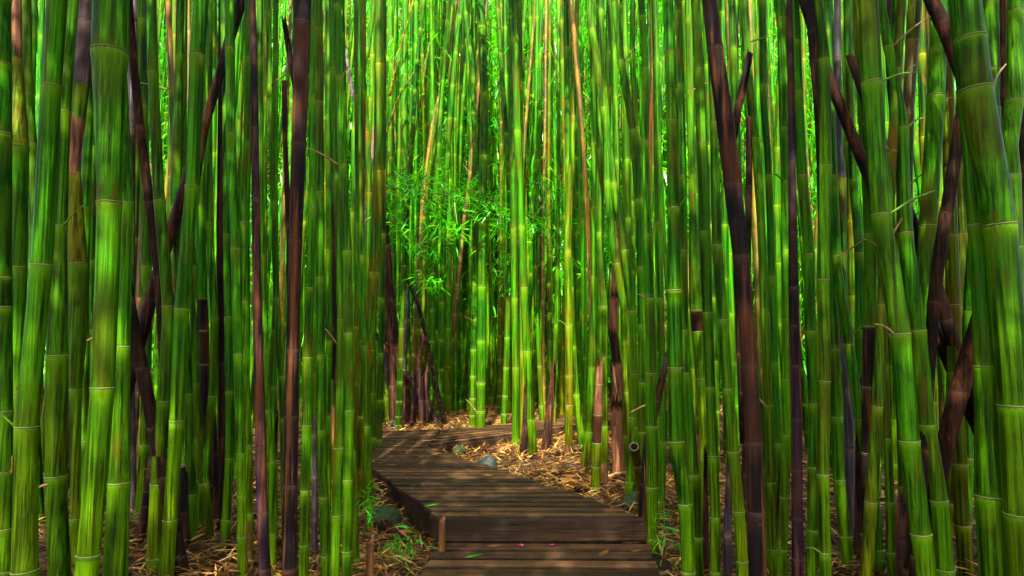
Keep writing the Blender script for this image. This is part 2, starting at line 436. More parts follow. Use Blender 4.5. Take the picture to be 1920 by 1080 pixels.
def wrap_sheath(path, ta, tb, side, mk, root, org, rnd):
    n = 18; rows = 7; v, fa = [], []
    a0, a1 = side; fr = [rnd.uniform(-.10, .16) + .10 * math.sin(i * 2.3) for i in range(n + 1)]; ft = [rnd.uniform(-.25, .03) for i in range(n + 1)]
    for i in range(rows + 1):
        for k in range(n + 1):
            u = i / rows; lo_ = ta + (tb - ta) * max(0, fr[k]); hi_ = tb + (tb - ta) * ft[k] * .5
            t = lo_ + (hi_ - lo_) * u; p = path(t); x, y = frame(path.tan(t)); a = R(a0 + (a1 - a0) * k / n)
            r = p[3] * (1.05 + .05 * rnd.random() + .16 * max(0, .3 - u) * rnd.random()); v.append(p[:3] + r * (math.cos(a) * x + math.sin(a) * y) - org)
    for i in range(rows):
        for k in range(n): q = i * (n + 1) + k; fa.append((q, q + 1, q + n + 2, q + n + 1))
    return link('sheath', mesh('sheath', v, fa), root, [M[mk]])

def cut_culm(pts, label):
    """short culm sawn off at an angle, its hollow end towards the viewer; pts: pixel x, y, width, depth, bottom to top"""
    W = []
    for (x, y, w, d) in pts: W.append([*at(x, y, d), w / 2 * d / F])
    W[0][2] = min(W[0][2], float(ground(W[0][0], W[0][1])) - .03)
    path = Path(cat_pts(np.array(W), 6)); org = path.P[0, :3].copy(); L = path.L
    root = empty('bamboo_culm', org); tag(root, label, 'bamboo culm')
    me = stem_mesh('stem', path, [L * .35, L * .7], org, 18); bm = bmesh.new(); bm.from_mesh(me)
    cap = max((f for f in bm.faces if len(f.verts) == 18), key=lambda f: f.calc_center_median().z); bmesh.ops.delete(bm, geom=[cap], context='FACES_ONLY'); bm.to_mesh(me); bm.free()
    st = link('stem', me, root, [M['olive']]); st.color = (.6, .6, .6, 1)
    for k in (.35, .7): add_ring(path, L * k, st, org)
    tg = path.tan(L); x, y = frame(tg); e = path(L)[:3] - org; r = path(L)[3]; v, fa, mi = [], [], []
    rows = [(1.0, 0), (1.0, .006), (.72, .004), (.70, -.12), (.0, -.13)]
    for i, (k, h) in enumerate(rows):
        for a in range(18): an = 2 * math.pi * a / 18; v.append(e + tg * h + r * k * (math.cos(an) * x + math.sin(an) * y))
        if i:
            for a in range(18): a2 = (a + 1) % 18; fa.append(((i - 1) * 18 + a, (i - 1) * 18 + a2, i * 18 + a2, i * 18 + a)); mi.append(0 if i < 3 else 1)
    link('cut_end', mesh('cut_end', v, fa, None, mi), root, [M['cut'], M['pith']])

CANOPY_Y = 1.0
# ------------------------------------------------------------------ near culms, left of the path
culm('green', 2.6, '-2,0,38 0,252,38 0,522,38 8,780,28 8,992,24 8,1080,24', 'bright green culm cut off by the left edge, closely jointed low down', '252 522 577 772 885 992 1072')
culm('green', 2.9, '28,0,19 31,110,19 35,270,32 34,502,29 31,735,22 26,1080,22', 'green culm second from the left edge with red brown torn bark above a yellow internode', '110 275 502 735 930', [(110, 275, 'yellow')], sheath=[(-40, 112, (150, 390), 'sheath')])
culm('green', 2.4, '107,0,36 96,162,34 78,497,36 50,800,38 47,1070,44 47,1080,44', 'thick green culm leaning right, third from the left edge, with flaked bark low down', '162 497 800 1070', sheath=[(850, 885, (200, 235), 'sheath_tan')])
culm('green', 3.3, '49,0,17 52,177,17 60,270,17 66,497,18 52,735,18 42,1080,18', 'narrow green culm half hidden behind the thick leaning culm near the left edge', '177 270 497 735')
culm('green', 3.8, '65,0,10 64,63,10 58,270,12 60,620,14 80,1080,16', 'very narrow dark green culm near the top left corner behind the thick leaning one', '63 270 560')
culm('green', 2.7, '137,0,20 122,180,22 112,424,25 107,667,36 105,893,36 112,1080,38', 'green culm with a brown scar under one node, between two thick culms at left', '424 667 893', twigs=[(905, .05, 200)])
culm('green', 2.9, '166,0,30 152,150,30 140,300,20 139,325,22 145,495,33 147,600,33 142,730,21 141,973,18 142,1080,20', 'culm with purple brown top, torn reddish bark and one yellow internode in left group', '43 325 495 730 973', [(-300, 230, 'purple'), (326, 495, 'yellow')], sheath=[(215, 330, (170, 370), 'sheath')])
culm('green', 2.35, '208,0,62 206,97,61 205,240,50 205,380,42 192,725,40 166,1040,40 160,1080,40', 'thickest dark green culm of the left group, flaring widest at the top', '97 380 727 1040', spacing=5)
culm('green', 2.6, '228,160,20 236,380,24 228,650,28 223,905,37 216,1080,44', 'green culm leaning against the right side of the thickest left culm', '380 650 905')
culm('green', 3.5, '167,200,16 160,390,17 157,600,18 160,1080,18', 'thin green culm squeezed behind the thickest left culm, on its left', '210 390 640')
culm('green', 3.8, '176,150,12 175,275,12 173,490,14 178,800,15 180,1080,16', 'thinnest green stem behind the thickest left culm, showing two close nodes', '190 275 490')
culm('brown', 3.2, '246,60,14 253,150,15 270,300,16 298,520,18 306,640,18', 'dead rusty brown culm leaning down to the right beside the thickest left culm', '380 520')
culm('charred', 3.35, '300,500,22 288,540,22 262,640,24 240,720,24', 'blackened culm leaning left, crossing a brown leaning one in the left group', '560 680', zt=3)
culm('brown', 3.0, '235,520,22 245,590,23 268,700,23 292,820,24', 'charred brown culm leaning right under the crossing of dead culms at left', '560 690', zt=3.1)
culm('purple', 3.7, '252,0,19 250,40,19 247,150,17 245,300,16 243,700,18 248,1080,20', 'dull purple brown upright culm behind the thickest left culm, seen at the top', '40 240 420')
culm('green', 3.0, '284,0,17 287,137,18 299,377,20 315,575,21 306,753,23 295,908,25 288,1080,27', 'green culm bowing to the right at mid height, just right of the dead crossed culms', '137 377 575 753 908 1047')
culm('green', 3.7, '266,0,16 268,200,16 275,500,18 272,835,18 262,960,20 250,1080,24', 'dark olive culm behind the dead crossed culms, leaning left at its foot', '200 500 700 835 960', tint=(.9, .7, .8))
culm('green', 3.4, '338,0,14 336,103,14 332,250,18 330,389,20 345,600,18 355,800,18 362,1080,20', 'slim green culm with a node high up, behind two parallel leaning left culms', '103 389 560 740')
culm('olive', 3.6, '316,0,10 319,100,10 322,170,11 328,330,12 330,600,12 328,1080,14', 'thin stem with an orange brown streak near the top of the left group', '170 330', [(40, 168, 'orange')])
culm('green', 2.9, '377,0,26 370,105,27 360,349,24 341,580,26 331,789,25 319,975,25 311,1080,27', 'long smooth green culm leaning right as it rises, middle of the left group', '105 349 580 789 975')
culm('green', 3.5, '345,0,13 344,316,13 362,500,14 366,720,15 384,907,16 398,1080,20', 'green culm bending right towards its foot, right of the long smooth leaning one', '120 316 500 720 907')
culm('charred', 3.25, '430,60,11 420,100,12 400,180,14 384,240,14 374,300,14', 'black splintered culm leaning left high up between green culms, left group', '200', zt=3.2)
culm('green', 3.6, '382,60,14 377,240,15 377,387,15 380,560,17 382,605,18 385,760,17 390,1080,18', 'culm green above and charred black below a node, left of the centre-left gap', '120 387 560 620 683', [(562, 1100, 'charred')])
culm('green', 3.5, '393,0,12 392,200,12 392,420,13 396,500,14 402,600,14 398,743,15 382,900,16 370,1080,18', 'slender green culm right of the half charred one, leaning left at its foot', '180 420 595 743')
culm('brown', 3.6, '417,0,13 415,300,14 413,417,14 416,680,13 416,820,13 420,1080,15', 'thin dead brown culm standing straight among green ones left of the bright gap', '110 417 682 822')
culm('charred', 3.7, '398,780,14 401,880,16 402,1080,18', 'short black dead culm low down left of the bright gap', '850', zt=.95, top='broken')
culm('green', 3.1, '431,0,18 433,252,17 442,467,19 446,665,17 452,851,17 454,1007,18 455,1080,18', 'green culm with upper part paler, bending slightly right, left of the bright gap', '252 467 665 851 1007')
culm('green', 3.4, '420,0,14 424,200,13 425,440,13 428,600,14 430,735,15 430,860,15 424,975,18 418,1080,22', 'narrow green culm hugging the left side of the pale topped one', '200 440 595 735 860 975')
culm('green', 3.3, '466,0,14 466,108,14 464,268,15 459,418,17 461,567,16 460,707,16 465,835,15 468,1080,16', 'straight green culm just left of the thin charred purple pole', '108 268 418 567 707 835')
culm('charred', 3.3, '342,905,19 343,960,20 345,1080,22', 'short purple black burnt stump standing between green culms at lower left', '960', zt=.55, top='broken', name='bamboo_stump', cat='stump')
culm('charred', 2.8, '473,0,12 476,100,13 480,420,15 484,640,18 490,900,20 497,1080,22', 'thin purplish black burnt pole standing full height in the left group', '120 240 372 490 630 770 838 960', tint=(1.6, 1.3, 2.6))
culm('charred', 2.6, '567,0,33 563,200,27 557,350,26 551,560,24 546,780,25 543,1080,28', 'thick charred brown trunk-like culm with a dark fork, left of the path', '40 270 450 655 780 910', tint=(.75, .62, .66))
culm('charred', 2.65, '533,40,9 537,70,11 546,120,12 556,170,12 562,230,11', 'short black forking piece leaning on the thick charred brown culm at left', '120', down=False, up=False, top='broken', name='broken_culm', cat='broken culm')
culm('brown', 3.2, '533,152,9 535,300,10 541,420,10 543,520,11 548,800,12 552,1080,14', 'thin dead reddish culm snapped off flat at its top, beside the thick charred one', '250 420', up=False)
culm('green', 3.3, '487,0,11 487,275,12 492,500,13 498,657,14 501,770,14 507,867,13 512,1080,14', 'narrow green culm immediately right of the thin burnt pole', '110 275 480 657 770 867')
culm('green', 3.6, '517,0,10 516,300,10 517,522,10 515,620,11 513,725,12 516,1080,14', 'thin pale green culm in the bright gap left of the thick charred one', '100 330 522 620 725')
culm('green', 3.5, '503,0,10 508,250,11 518,540,12 527,707,12 530,785,12 536,1080,14', 'thin green culm leaning left in the bright gap, nearest the thick charred one', '160 380 560 707 785')
culm('green', 3.1, '588,0,16 586,390,15 580,560,16 577,671,17 575,798,18 572,920,18 569,1080,20', 'green culm standing right against the thick charred brown culm', '180 390 540 671 798 920 1022')
culm('green', 3.0, '597,0,16 599,192,15 600,361,16 601,521,16 602,667,15 603,807,15 607,932,18 612,1080,20', 'straight bluish green culm second to the right of the thick charred one', '192 361 521 667 807 932 1042', tint=(.8, .95, 1.6))
culm('green', 3.6, '615,0,11 616,300,11 617,540,12 617,700,12 614,850,13 612,1080,14', 'slim dark green culm half hidden beside the bluish green one', '140 300 470 640 780')
culm('green', 2.85, '632,0,14 637,145,15 642,310,17 651,472,18 653,625,18 656,770,18 652,900,18 650,1080,19', 'bright green culm at the left border of the view down the path', '145 310 472 625 770 900')
culm('green', 2.95, '628,200,13 634,420,14 640,620,16 635,840,19 631,967,19 627,1080,20', 'green culm leaning right behind the bright border culm on the left', '330 600 840 967')
culm('green', 3.5, '622,0,12 626,220,12 634,420,12 640,640,12 660,850,14 668,1080,16', 'dusky green culm behind the bright border culm, leaning left as it rises', '180 420 650 850')
culm('charred', 3.9, '655,560,9 663,595,10 680,680,10 699,770,10 706,810,11', 'black culm leaning out to the left of the boardwalk bend', '690', zt=1.6, twigs=[(700, .16, 35)])
culm('green', 4.0, '676,200,9 680,500,10 688,800,13 690,960,14', 'thin green culm overhanging the left edge of the boardwalk', '300 480 650 800')
culm('green', 4.4, '668,0,10 672,400,11 682,700,12 694,930,14', 'green stem rising behind the left border culm above the mossy stone', '180 420 640 800')
culm('brown', 3.6, '512,905,14 510,960,15 511,1080,17', 'ragged pale brown stump right of the thin burnt pole', '990', zt=.75, top='broken', name='bamboo_stump', cat='stump', tint=(2.4, 2.2, 2))
culm('purple', 3.6, '590,880,11 590,960,12 590,1080,13', 'narrow purple brown stump right of the thick charred culm', '970', zt=.75, top='broken', name='bamboo_stump', cat='stump')
culm('olive', 3.4, '625,830,9 626,900,10 627,1080,12', 'tan sheathed young shoot left of the path border culm', '900', zt=.95, top='point', sheath=[(760, 835, (150, 400), 'sheath_tan')], name='bamboo_shoot', cat='shoot')
# ------------------------------------------------------------------ the tall clump and middle ground
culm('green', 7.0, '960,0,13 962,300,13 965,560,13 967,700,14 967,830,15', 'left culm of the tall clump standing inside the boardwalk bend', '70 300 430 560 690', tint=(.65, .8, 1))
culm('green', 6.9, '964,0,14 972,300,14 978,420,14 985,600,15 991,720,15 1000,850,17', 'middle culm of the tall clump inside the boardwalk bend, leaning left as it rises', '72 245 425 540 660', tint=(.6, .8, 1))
culm('olive', 7.1, '975,60,9 978,400,10 980,700,11 981,835,13', 'thin brownish culm between the two main culms of the tall clump in the bend', '320 500 660')
culm('brown', 6.8, '986,735,9 985,780,10 981,850,13', 'slim brown stump at the foot of the tall clump in the bend', '800', zt=.66, top='broken', name='bamboo_stump', cat='stump')
culm('brown', 6.3, '1038,692,10 1035,740,12 1031,775,15 1023,842,19', 'splintered orange brown stump right of the tall clump in the bend', '760', up=False, top='broken', name='bamboo_stump', cat='stump', tint=(3.2, 2.8, 2.2))
culm('green', 8.3, '1015,0,8 1012,150,8 1003,500,9 1010,650,9 1016,790,10', 'thin green culm between the tall clump and the orange stump', '100 210 300 400 500 600')
culm('green', 8.0, '1047,0,7 1047,320,7 1044,540,8 1040,700,8 1038,790,9', 'thin straight culm directly behind the orange brown stump', '240 330 430 500 610')
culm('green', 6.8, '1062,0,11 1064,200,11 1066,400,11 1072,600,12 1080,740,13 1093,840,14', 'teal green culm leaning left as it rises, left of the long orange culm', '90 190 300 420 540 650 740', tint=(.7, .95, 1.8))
culm('olive', 6.5, '1078,140,9 1072,300,11 1065,450,13 1067,640,15 1067,760,15 1066,850,15', 'light yellow green culm leaning right as it rises, foot right of the orange stump', '218 311 470 610 705 760', tint=(1, 1.25, 1))
culm('orange', 6.0, '1071,0,9 1082,130,9 1092,255,9 1100,370,9 1105,480,9 1110,700,10 1112,860,11', 'long orange dead culm running down through the bright centre right', '12 130 255 372', zt=6)
culm('green', 5.7, '1112,0,12 1114,300,12 1114,560,13 1112,640,14 1104,810,15 1093,890,16', 'green culm with olive foot, left of the burnt banded stump', '40 150 270 390 520 690 810', )
culm('green', 5.2, '1127,0,13 1126,280,14 1125,437,15 1130,575,18 1132,700,15 1133,910,14', 'bright green culm rising directly behind the burnt banded stump', '20 160 280 437 575 670 800')
culm('green', 5.0, '1124,690,12 1121,760,17 1119,830,17 1116,920,18', 'stump with orange torn top, black band and green foot right of the boardwalk', '778 831', [(640, 776, 'sheath'), (777, 830, 'charred')], up=False, top='broken', name='bamboo_stump', cat='stump')
culm('brown', 5.5, '1155,440,14 1156,500,16 1153,560,16 1150,620,16 1158,700,17 1156,780,20 1160,890,22', 'ragged brown dead culm wrapped in peeling bark, right of the banded stump', '520 556 612 680', up=False, top='broken', sheath=[(440, 556, (150, 380), 'sheath'), (556, 625, (160, 400), 'sheath'), (680, 752, (140, 380), 'sheath'), (760, 890, (150, 400), 'sheath')])
culm('green', 4.5, '1104,0,14 1110,55,14 1132,200,15 1150,345,16 1172,470,17 1184,600,17 1190,800,16 1194,930,16', 'dark green culm leaning left as it rises across the centre right', '55 203 345 470 585', tint=(.75, .8, 1.3))
culm('green', 4.9, '1143,0,12 1140,200,13 1142,400,14 1180,640,15 1187,780,16 1180,930,17', 'green culm with its foot beside the hollow cut culm on the right', '100 165 340 495 640 783')
culm('green', 4.6, '1152,0,13 1165,115,14 1187,245,15 1197,375,16 1202,502,16 1204,640,16 1205,960,18', 'bright green culm leaning left, over the right end of the step', '115 245 375 502 610')
culm('green', 4.2, '1202,0,13 1205,32,13 1210,130,14 1210,265,14 1216,500,16 1220,640,20 1223,1000,23', 'green culm with yellowish mossy foot at the right end of the step', '32 130 265 440 560 700 800')
culm('green', 5.4, '1172,0,10 1174,200,11 1178,400,12 1176,600,13 1170,880,14', 'slim green culm behind the ragged brown one, centre right', '90 190 300 410 520 640')
culm('green', 5.8, '1150,0,9 1155,250,10 1165,600,12 1168,860,13', 'thin shaded green culm behind the ragged bark culm', '80 180 300 420 560')
culm('orange', 5.0, '1222,0,9 1223,130,9 1219,260,10 1215,440,11 1213,640,12 1210,930,12', 'thin orange tinged dead culm in the green row above the charred leaning pole', '130 300 470', [(480, 1000, 'olive')])
culm('green', 4.0, '1228,0,14 1232,200,14 1234,400,15 1238,600,15 1243,800,16 1237,960,18', 'green culm left of the bright border culm on the right side', '110 260 420 560 700')
culm('green', 4.6, '1186,0,10 1190,200,11 1225,560,13 1232,800,14 1240,960,14', 'thin green culm slanting left behind the mossy footed one', '100 240 380 520 660')
culm('charred', 3.75, '1255,655,9 1246,690,14 1236,735,15 1222,800,15 1213,840,15 1207,930,16', 'black charred pole with pointed tip leaning right beside the bright border culm', '745', auto=False, up=False, top='point', twigs=[(752, .17, 200)])
cut_culm([(1206, 960, 19, 4.15), (1203, 920, 19, 4.05), (1197, 880, 18, 3.95), (1189, 838, 18, 3.72)], 'hollow culm cut off at an angle with its dark open end facing the path')
# ------------------------------------------------------------------ near culms, right of the path
culm('green', 2.95, '1252,0,16 1259,227,20 1263,390,23 1264,545,28 1266,690,28 1268,828,28 1284,945,26 1291,1080,26', 'widest bright green culm at the right border of the view down the path', '227 390 545 690 828 945')
culm('green', 3.3, '1275,100,13 1280,300,14 1283,620,17 1290,760,20 1301,890,22 1310,1080,21', 'green culm just right of the widest bright border culm', '160 330 470 620 700 890 1007')
culm('green', 3.0, '1304,0,17 1312,150,18 1317,270,19 1322,435,20 1327,587,19 1332,727,19 1337,855,20 1341,970,20 1341,1080,20', 'green culm with evenly spaced nodes, second right of the bright border culm', '130 270 435 587 727 855 970 1072')
culm('green', 3.6, '1290,0,13 1297,300,13 1302,470,15 1305,560,20 1307,622,20 1316,710,15 1320,900,15 1323,1080,16', 'green culm with one rusty brown internode right of the bright border culm', '170 330 582 622 710 860', [(583, 621, 'brown')])
culm('green', 2.9, '1330,0,14 1338,230,15 1345,460,19 1355,600,20 1365,729,21 1375,847,23 1385,959,22 1393,1080,22', 'green culm leaning left beside the big charred trunk on the right', '230 460 600 729 847 959 1052')
culm('charred', 2.6, '1330,0,27 1348,150,30 1364,250,33 1373,340,32 1386,450,30 1400,590,28 1405,685,28 1413,828,30 1421,1080,32', 'big charred brown trunk-like culm with dark fork, right of the path', '90 345 480 685 828 960', tint=(.75, .62, .66))
culm('charred', 2.65, '1405,110,12 1400,140,14 1388,185,15 1377,230,15 1372,280,13', 'short black forking piece leaning right on the big charred trunk', '190', down=False, up=False, top='broken', name='broken_culm', cat='broken culm')
culm('brown', 3.2, '1405,220,12 1404,350,12 1402,490,12 1400,700,13 1396,1080,15', 'thin dead reddish culm snapped off flat at its top, right of the big charred trunk', '350 480', up=False)
culm('green', 3.3, '1372,0,13 1375,90,15 1378,180,16 1384,330,14 1398,560,14 1430,800,16 1446,1080,18', 'green culm passing behind the big charred trunk near its fork', '90 330 500 700')
culm('green', 3.2, '1395,0,16 1404,150,16 1422,330,15 1432,540,15 1440,740,16 1452,1080,18', 'green culm leaning left, first right of the big charred trunk', '100 260 420 580 760')
culm('green', 3.5, '1430,0,13 1432,200,13 1440,300,13 1450,600,13 1455,760,14 1460,1080,15', 'slim green culm left of the purple burnt pole, second beside the big trunk', '160 330 520 680')
culm('green', 3.0, '1462,0,18 1466,35,18 1470,242,17 1473,340,16 1473,470,16 1474,600,16 1474,712,17 1474,817,17 1466,1080,18', 'green culm standing left against the purple burnt pole', '35 242 340 470 600 712 817')
culm('charred', 2.8, '1480,0,11 1483,160,12 1485,300,13 1488,540,18 1491,685,19 1494,785,20 1494,880,20 1496,1080,21', 'straight purple black burnt pole in the right group', '160 303 435 540 610 685 785 880', tint=(1.8, 1.45, 2.9))
culm('green', 3.0, '1490,0,16 1497,172,17 1504,330,19 1517,477,20 1519,622,20 1525,757,19 1524,876,19 1522,1080,20', 'green culm standing right against the purple burnt pole', '78 172 330 477 622 757 876')
culm('charred', 2.75, '1524,-20,30 1526,0,30 1530,100,24 1533,165,18 1540,320,16 1543,600,14', 'dark burnt culm filling the top beside the leaning black pole, right group', '60 115 240', [(-300, 120, 'charred')])
culm('green', 2.7, '1541,60,16 1545,112,20 1548,312,22 1543,525,23 1546,715,22 1543,890,22 1548,1080,22', 'straight green culm in front of the leaning black pole in the right group', '112 312 525 715 890 1036')
culm('charred', 2.95, '1535,90,19 1560,165,20 1578,210,20 1602,265,20 1622,320,20 1650,385,20', 'thick black burnt pole slanting down to the right, upper right group', '262 400', zt=3)
culm('purple', 3.4, '1570,0,12 1570,165,14 1572,300,16 1576,340,20 1578,500,20 1582,640,18 1591,730,18 1592,1080,18', 'dead purple brown culm behind the slanting black pole, green in its lower middle', '110 168 333 472 640 730', [(334, 600, 'olive')])
culm('green', 3.5, '1588,0,13 1592,150,13 1600,338,15 1607,420,16 1611,475,17 1613,700,17 1614,1080,18', 'green culm seen right of the slanting black pole, behind the front row', '108 225 338 475 620 780')
culm('green', 3.1, '1556,180,16 1562,330,16 1570,500,16 1580,580,16 1592,646,17 1612,786,19 1632,880,20 1650,1080,20', 'green culm leaning left whose foot vanishes behind a streaked culm, right group', '330 480 646 786')
culm('green', 3.2, '1558,420,16 1562,560,18 1569,782,20 1573,900,21 1585,1005,22 1590,1080,22', 'green culm with close nodes low down, right of the straight front green one', '480 655 782 900 1005')
culm('green', 3.0, '1606,0,16 1615,160,18 1627,330,20 1632,440,21 1630,612,22 1630,680,24 1628,760,22 1625,1080,22', 'culm green above and charred black below a pale node, right group', '160 440 612 726 850', [(614, 1100, 'charred')])
culm('olive', 2.6, '1672,300,17 1664,430,20 1655,572,20 1645,763,20 1633,942,22 1625,1080,22', 'green culm with orange streak leaning right, front of the right group', '440 572 763 942')
culm('green', 2.9, '1655,540,11 1660,700,13 1664,823,14 1669,942,16 1671,1035,20 1676,1080,20', 'yellowish streaked narrow culm beside the leaning streaked one', '570 684 823 942 1035', [(600, 800, 'olive')])
culm('green', 2.3, '1628,0,34 1635,155,36 1652,402,33 1675,540,35 1687,626,36 1705,827,35 1727,1001,35 1737,1080,35', 'thick green culm leaning left across the right group from top to bottom', '155 402 626 827 1001')
culm('green', 2.9, '1684,0,20 1680,150,20 1676,367,19 1684,540,20 1690,700,20 1700,1080,22', 'dark green culm behind the thick left leaning one, upper right', '150 367 560 740')
culm('green', 2.6, '1687,200,18 1692,240,20 1697,437,27 1722,620,27 1737,788,29 1760,938,31 1772,1080,34', 'green culm leaning left parallel to the thick one, right beside it', '240 437 620 797 938 1067')
culm('green', 2.8, '1762,0,28 1755,180,30 1740,424,30 1728,640,28 1722,1080,28', 'broad green culm leaning right behind the parallel leaning pair', '35 180 424 640')
culm('olive', 3.0, '1716,0,24 1711,75,23 1703,215,20 1700,420,20 1705,700,20 1712,1080,22', 'culm with orange brown upper internode in the upper right group', '78 215 430', [(80, 214, 'orange')], tint=(.5, .6, .9))
culm('charred', 2.6, '1738,-20,26 1746,0,26 1766,42,26 1790,95,26 1812,160,26', 'black burnt pole slanting down to the right at the upper right', '40', zt=2.9)
culm('brown', 2.6, '1812,150,20 1800,235,21 1781,360,22 1761,480,22 1751,570,22 1744,670,20', 'dead rusty brown culm leaning right beside the thickest right culm', '227 400 567', zt=3)
culm('charred', 2.9, '1748,520,26 1766,570,26 1800,680,26 1830,750,26', 'black culm leaning left, crossing a brown one in the right group', '600 720', zt=2.4)
culm('brown', 2.65, '1840,590,32 1828,630,32 1797,740,33 1769,850,32', 'thick rusty brown culm leaning right under the crossing at right', '735', zt=2.2, tint=(1.2, 1.1, 1))
culm('green', 2.2, '1812,0,48 1830,165,55 1853,300,56 1874,422,54 1888,600,56 1903,760,56 1922,1080,56', 'thickest green culm at the right edge, leaning left', '72 167 422 760')
culm('green', 2.3, '1818,280,24 1832,422,32 1843,540,36 1850,687,42 1858,930,52 1868,1080,56', 'second thickest green culm, left of the thickest one at the right edge', '422 687 930')
culm('green', 2.6, '1858,0,24 1860,120,26 1859,205,28 1872,300,26 1900,600,26 1910,1080,26', 'green culm behind the thickest right one, with a node high on it', '132 205 420', )
culm('green', 2.5, '1905,-20,26 1904,22,26 1902,190,30 1890,247,30 1900,420,30 1910,1080,32', 'green culm cut by the right edge at the top of the photo', '22 190 330')
culm('brown', 2.9, '1880,0,10 1881,120,10 1880,230,10 1890,600,14', 'thin rough brown dead stem between green culms at the top right', '90 230')
culm('brown', 2.6, '1918,240,18 1917,480,18 1916,700,18 1916,1080,18', 'dark brown dead culm at the right edge', '311 480')
culm('yellow', 3.3, '1802,180,16 1800,350,20 1802,440,22 1792,575,22 1785,800,22 1784,1080,22', 'yellow green culm in the gap between the brown leaning culm and the thickest one', '440 575 720')
culm('olive', 2.9, '1788,620,24 1793,800,26 1800,870,26 1803,950,26 1813,1080,28', 'brownish green culm at the foot of the crossed dead culms, right', '700 870 985')
culm('green', 3.3, '1822,420,18 1816,600,18 1812,900,20 1812,1080,20', 'dusky green culm seen in the gap right of the crossed dead culms', '585 720 860')
culm('charred', 2.7, '1694,948,26 1695,1000,28 1696,1080,30', 'purple black burnt stump between leaning green culms, lower right', '1010', zt=.45, top='broken', name='bamboo_stump', cat='stump')
culm('purple', 3.2, '1466,950,22 1464,1000,24 1463,1080,26', 'ragged pale brown stump left of the purple burnt pole', '1010', zt=.62, top='broken', name='bamboo_stump', cat='stump', tint=(1.8, 1.5, 1.2))
culm('brown', 3.3, '1525,900,12 1525,960,14 1525,1080,15', 'tan brown pointed stump right of the purple burnt pole', '980', zt=.78, top='point', name='bamboo_stump', cat='stump', tint=(2.2, 2, 1.8))
culm('charred', 3.4, '1323,952,10 1323,1010,12 1323,1080,13', 'narrow dark stump left of the big charred trunk', '1010', zt=.62, top='broken', name='bamboo_stump', cat='stump')
culm('purple', 3.3, '1366,925,13 1365,980,15 1364,1080,17', 'frayed purple brown stump against the big charred trunk', '1000', zt=.75, top='broken', name='bamboo_stump', cat='stump')
culm('charred', 3.3, '1612,880,17 1612,940,18 1611,1080,20', 'black burnt pole standing low behind the close noded culm, right group', '850 960', zt=.95, top='broken', name='bamboo_stump', cat='stump')
culm('olive', 3.4, '1307,850,10 1307,920,11 1308,1080,12', 'tan sheathed young shoot right of the widest bright border culm', '930', zt=.9, top='point', sheath=[(812, 890, (150, 400), 'sheath_tan')], name='bamboo_shoot', cat='shoot')

# ------------------------------------------------------------------ dead stems left of the hollow
for a in [('brown', 8.7, '727,470,11 733,560,13 742,640,15 752,700,17 766,775,20', 'thickest dead brown stem in the group left of the hollow', '560 650', dict(zt=3.2)),
          ('brown', 8.7, '720,400,9 728,560,11 735,700,14 738,770,17', 'upright dead brown stem at the left of the brown group by the hollow', '500 620', dict(zt=4)),
          ('purple', 8.7, '762,560,10 757,640,12 753,700,14 748,775,16', 'purple brown dead stem leaning right in the brown group by the hollow', '600 690', dict(up=False, top='broken')),
          ('charred', 8.7, '690,600,9 712,640,9 740,675,10 772,715,11 796,752,12', 'dark fallen pole slanting across the brown group left of the hollow', '640 700', dict(up=False, top='broken')),
          ('charred', 8.7, '792,640,10 784,690,11 776,760,13', 'short black stem leaning right beside the brown group', '690', dict(up=False, top='broken')),
          ('brown', 8.7, '764,525,5 772,545,6 784,570,7 800,640,8', 'thin broken brown stick hooked over beside the brown group', '560', dict(up=False, top='broken')),
          ('charred', 8.7, '795,715,20 795,740,20 796,780,22', 'squat black stump at the right of the brown group', '750', dict(up=False, top='broken', name='bamboo_stump', cat='stump')),
          ('purple', 9.2, '649,104,6 668,215,7 687,320,8 700,400,8 712,520,9 722,640,10', 'greyish brown dead culm leaning left, left of the leafy branch', '215 330 440', dict()),
          ('purple', 9.4, '712,60,9 708,190,9 702,260,9 695,311,9 686,420,10 678,600,11', 'pale brown dead culm leaning right, crossing the greyish one', '190 300', dict(tint=(1.4, 1.2, 1))),
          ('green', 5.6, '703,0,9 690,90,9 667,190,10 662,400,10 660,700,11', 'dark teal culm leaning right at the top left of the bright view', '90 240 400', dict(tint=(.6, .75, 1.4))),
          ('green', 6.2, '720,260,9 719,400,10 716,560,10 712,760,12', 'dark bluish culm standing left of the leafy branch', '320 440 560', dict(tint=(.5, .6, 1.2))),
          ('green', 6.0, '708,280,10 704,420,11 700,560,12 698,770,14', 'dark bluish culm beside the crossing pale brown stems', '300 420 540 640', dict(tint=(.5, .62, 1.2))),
          ('green', 9.0, '718,560,10 713,700,13 722,740,15 728,775,17', 'olive green culm with curved foot left of the brown group', '600 680', dict(tint=(1.1, .8, 1)))]:
    culm(a[0], a[1], a[2], a[3], a[4], **a[5])
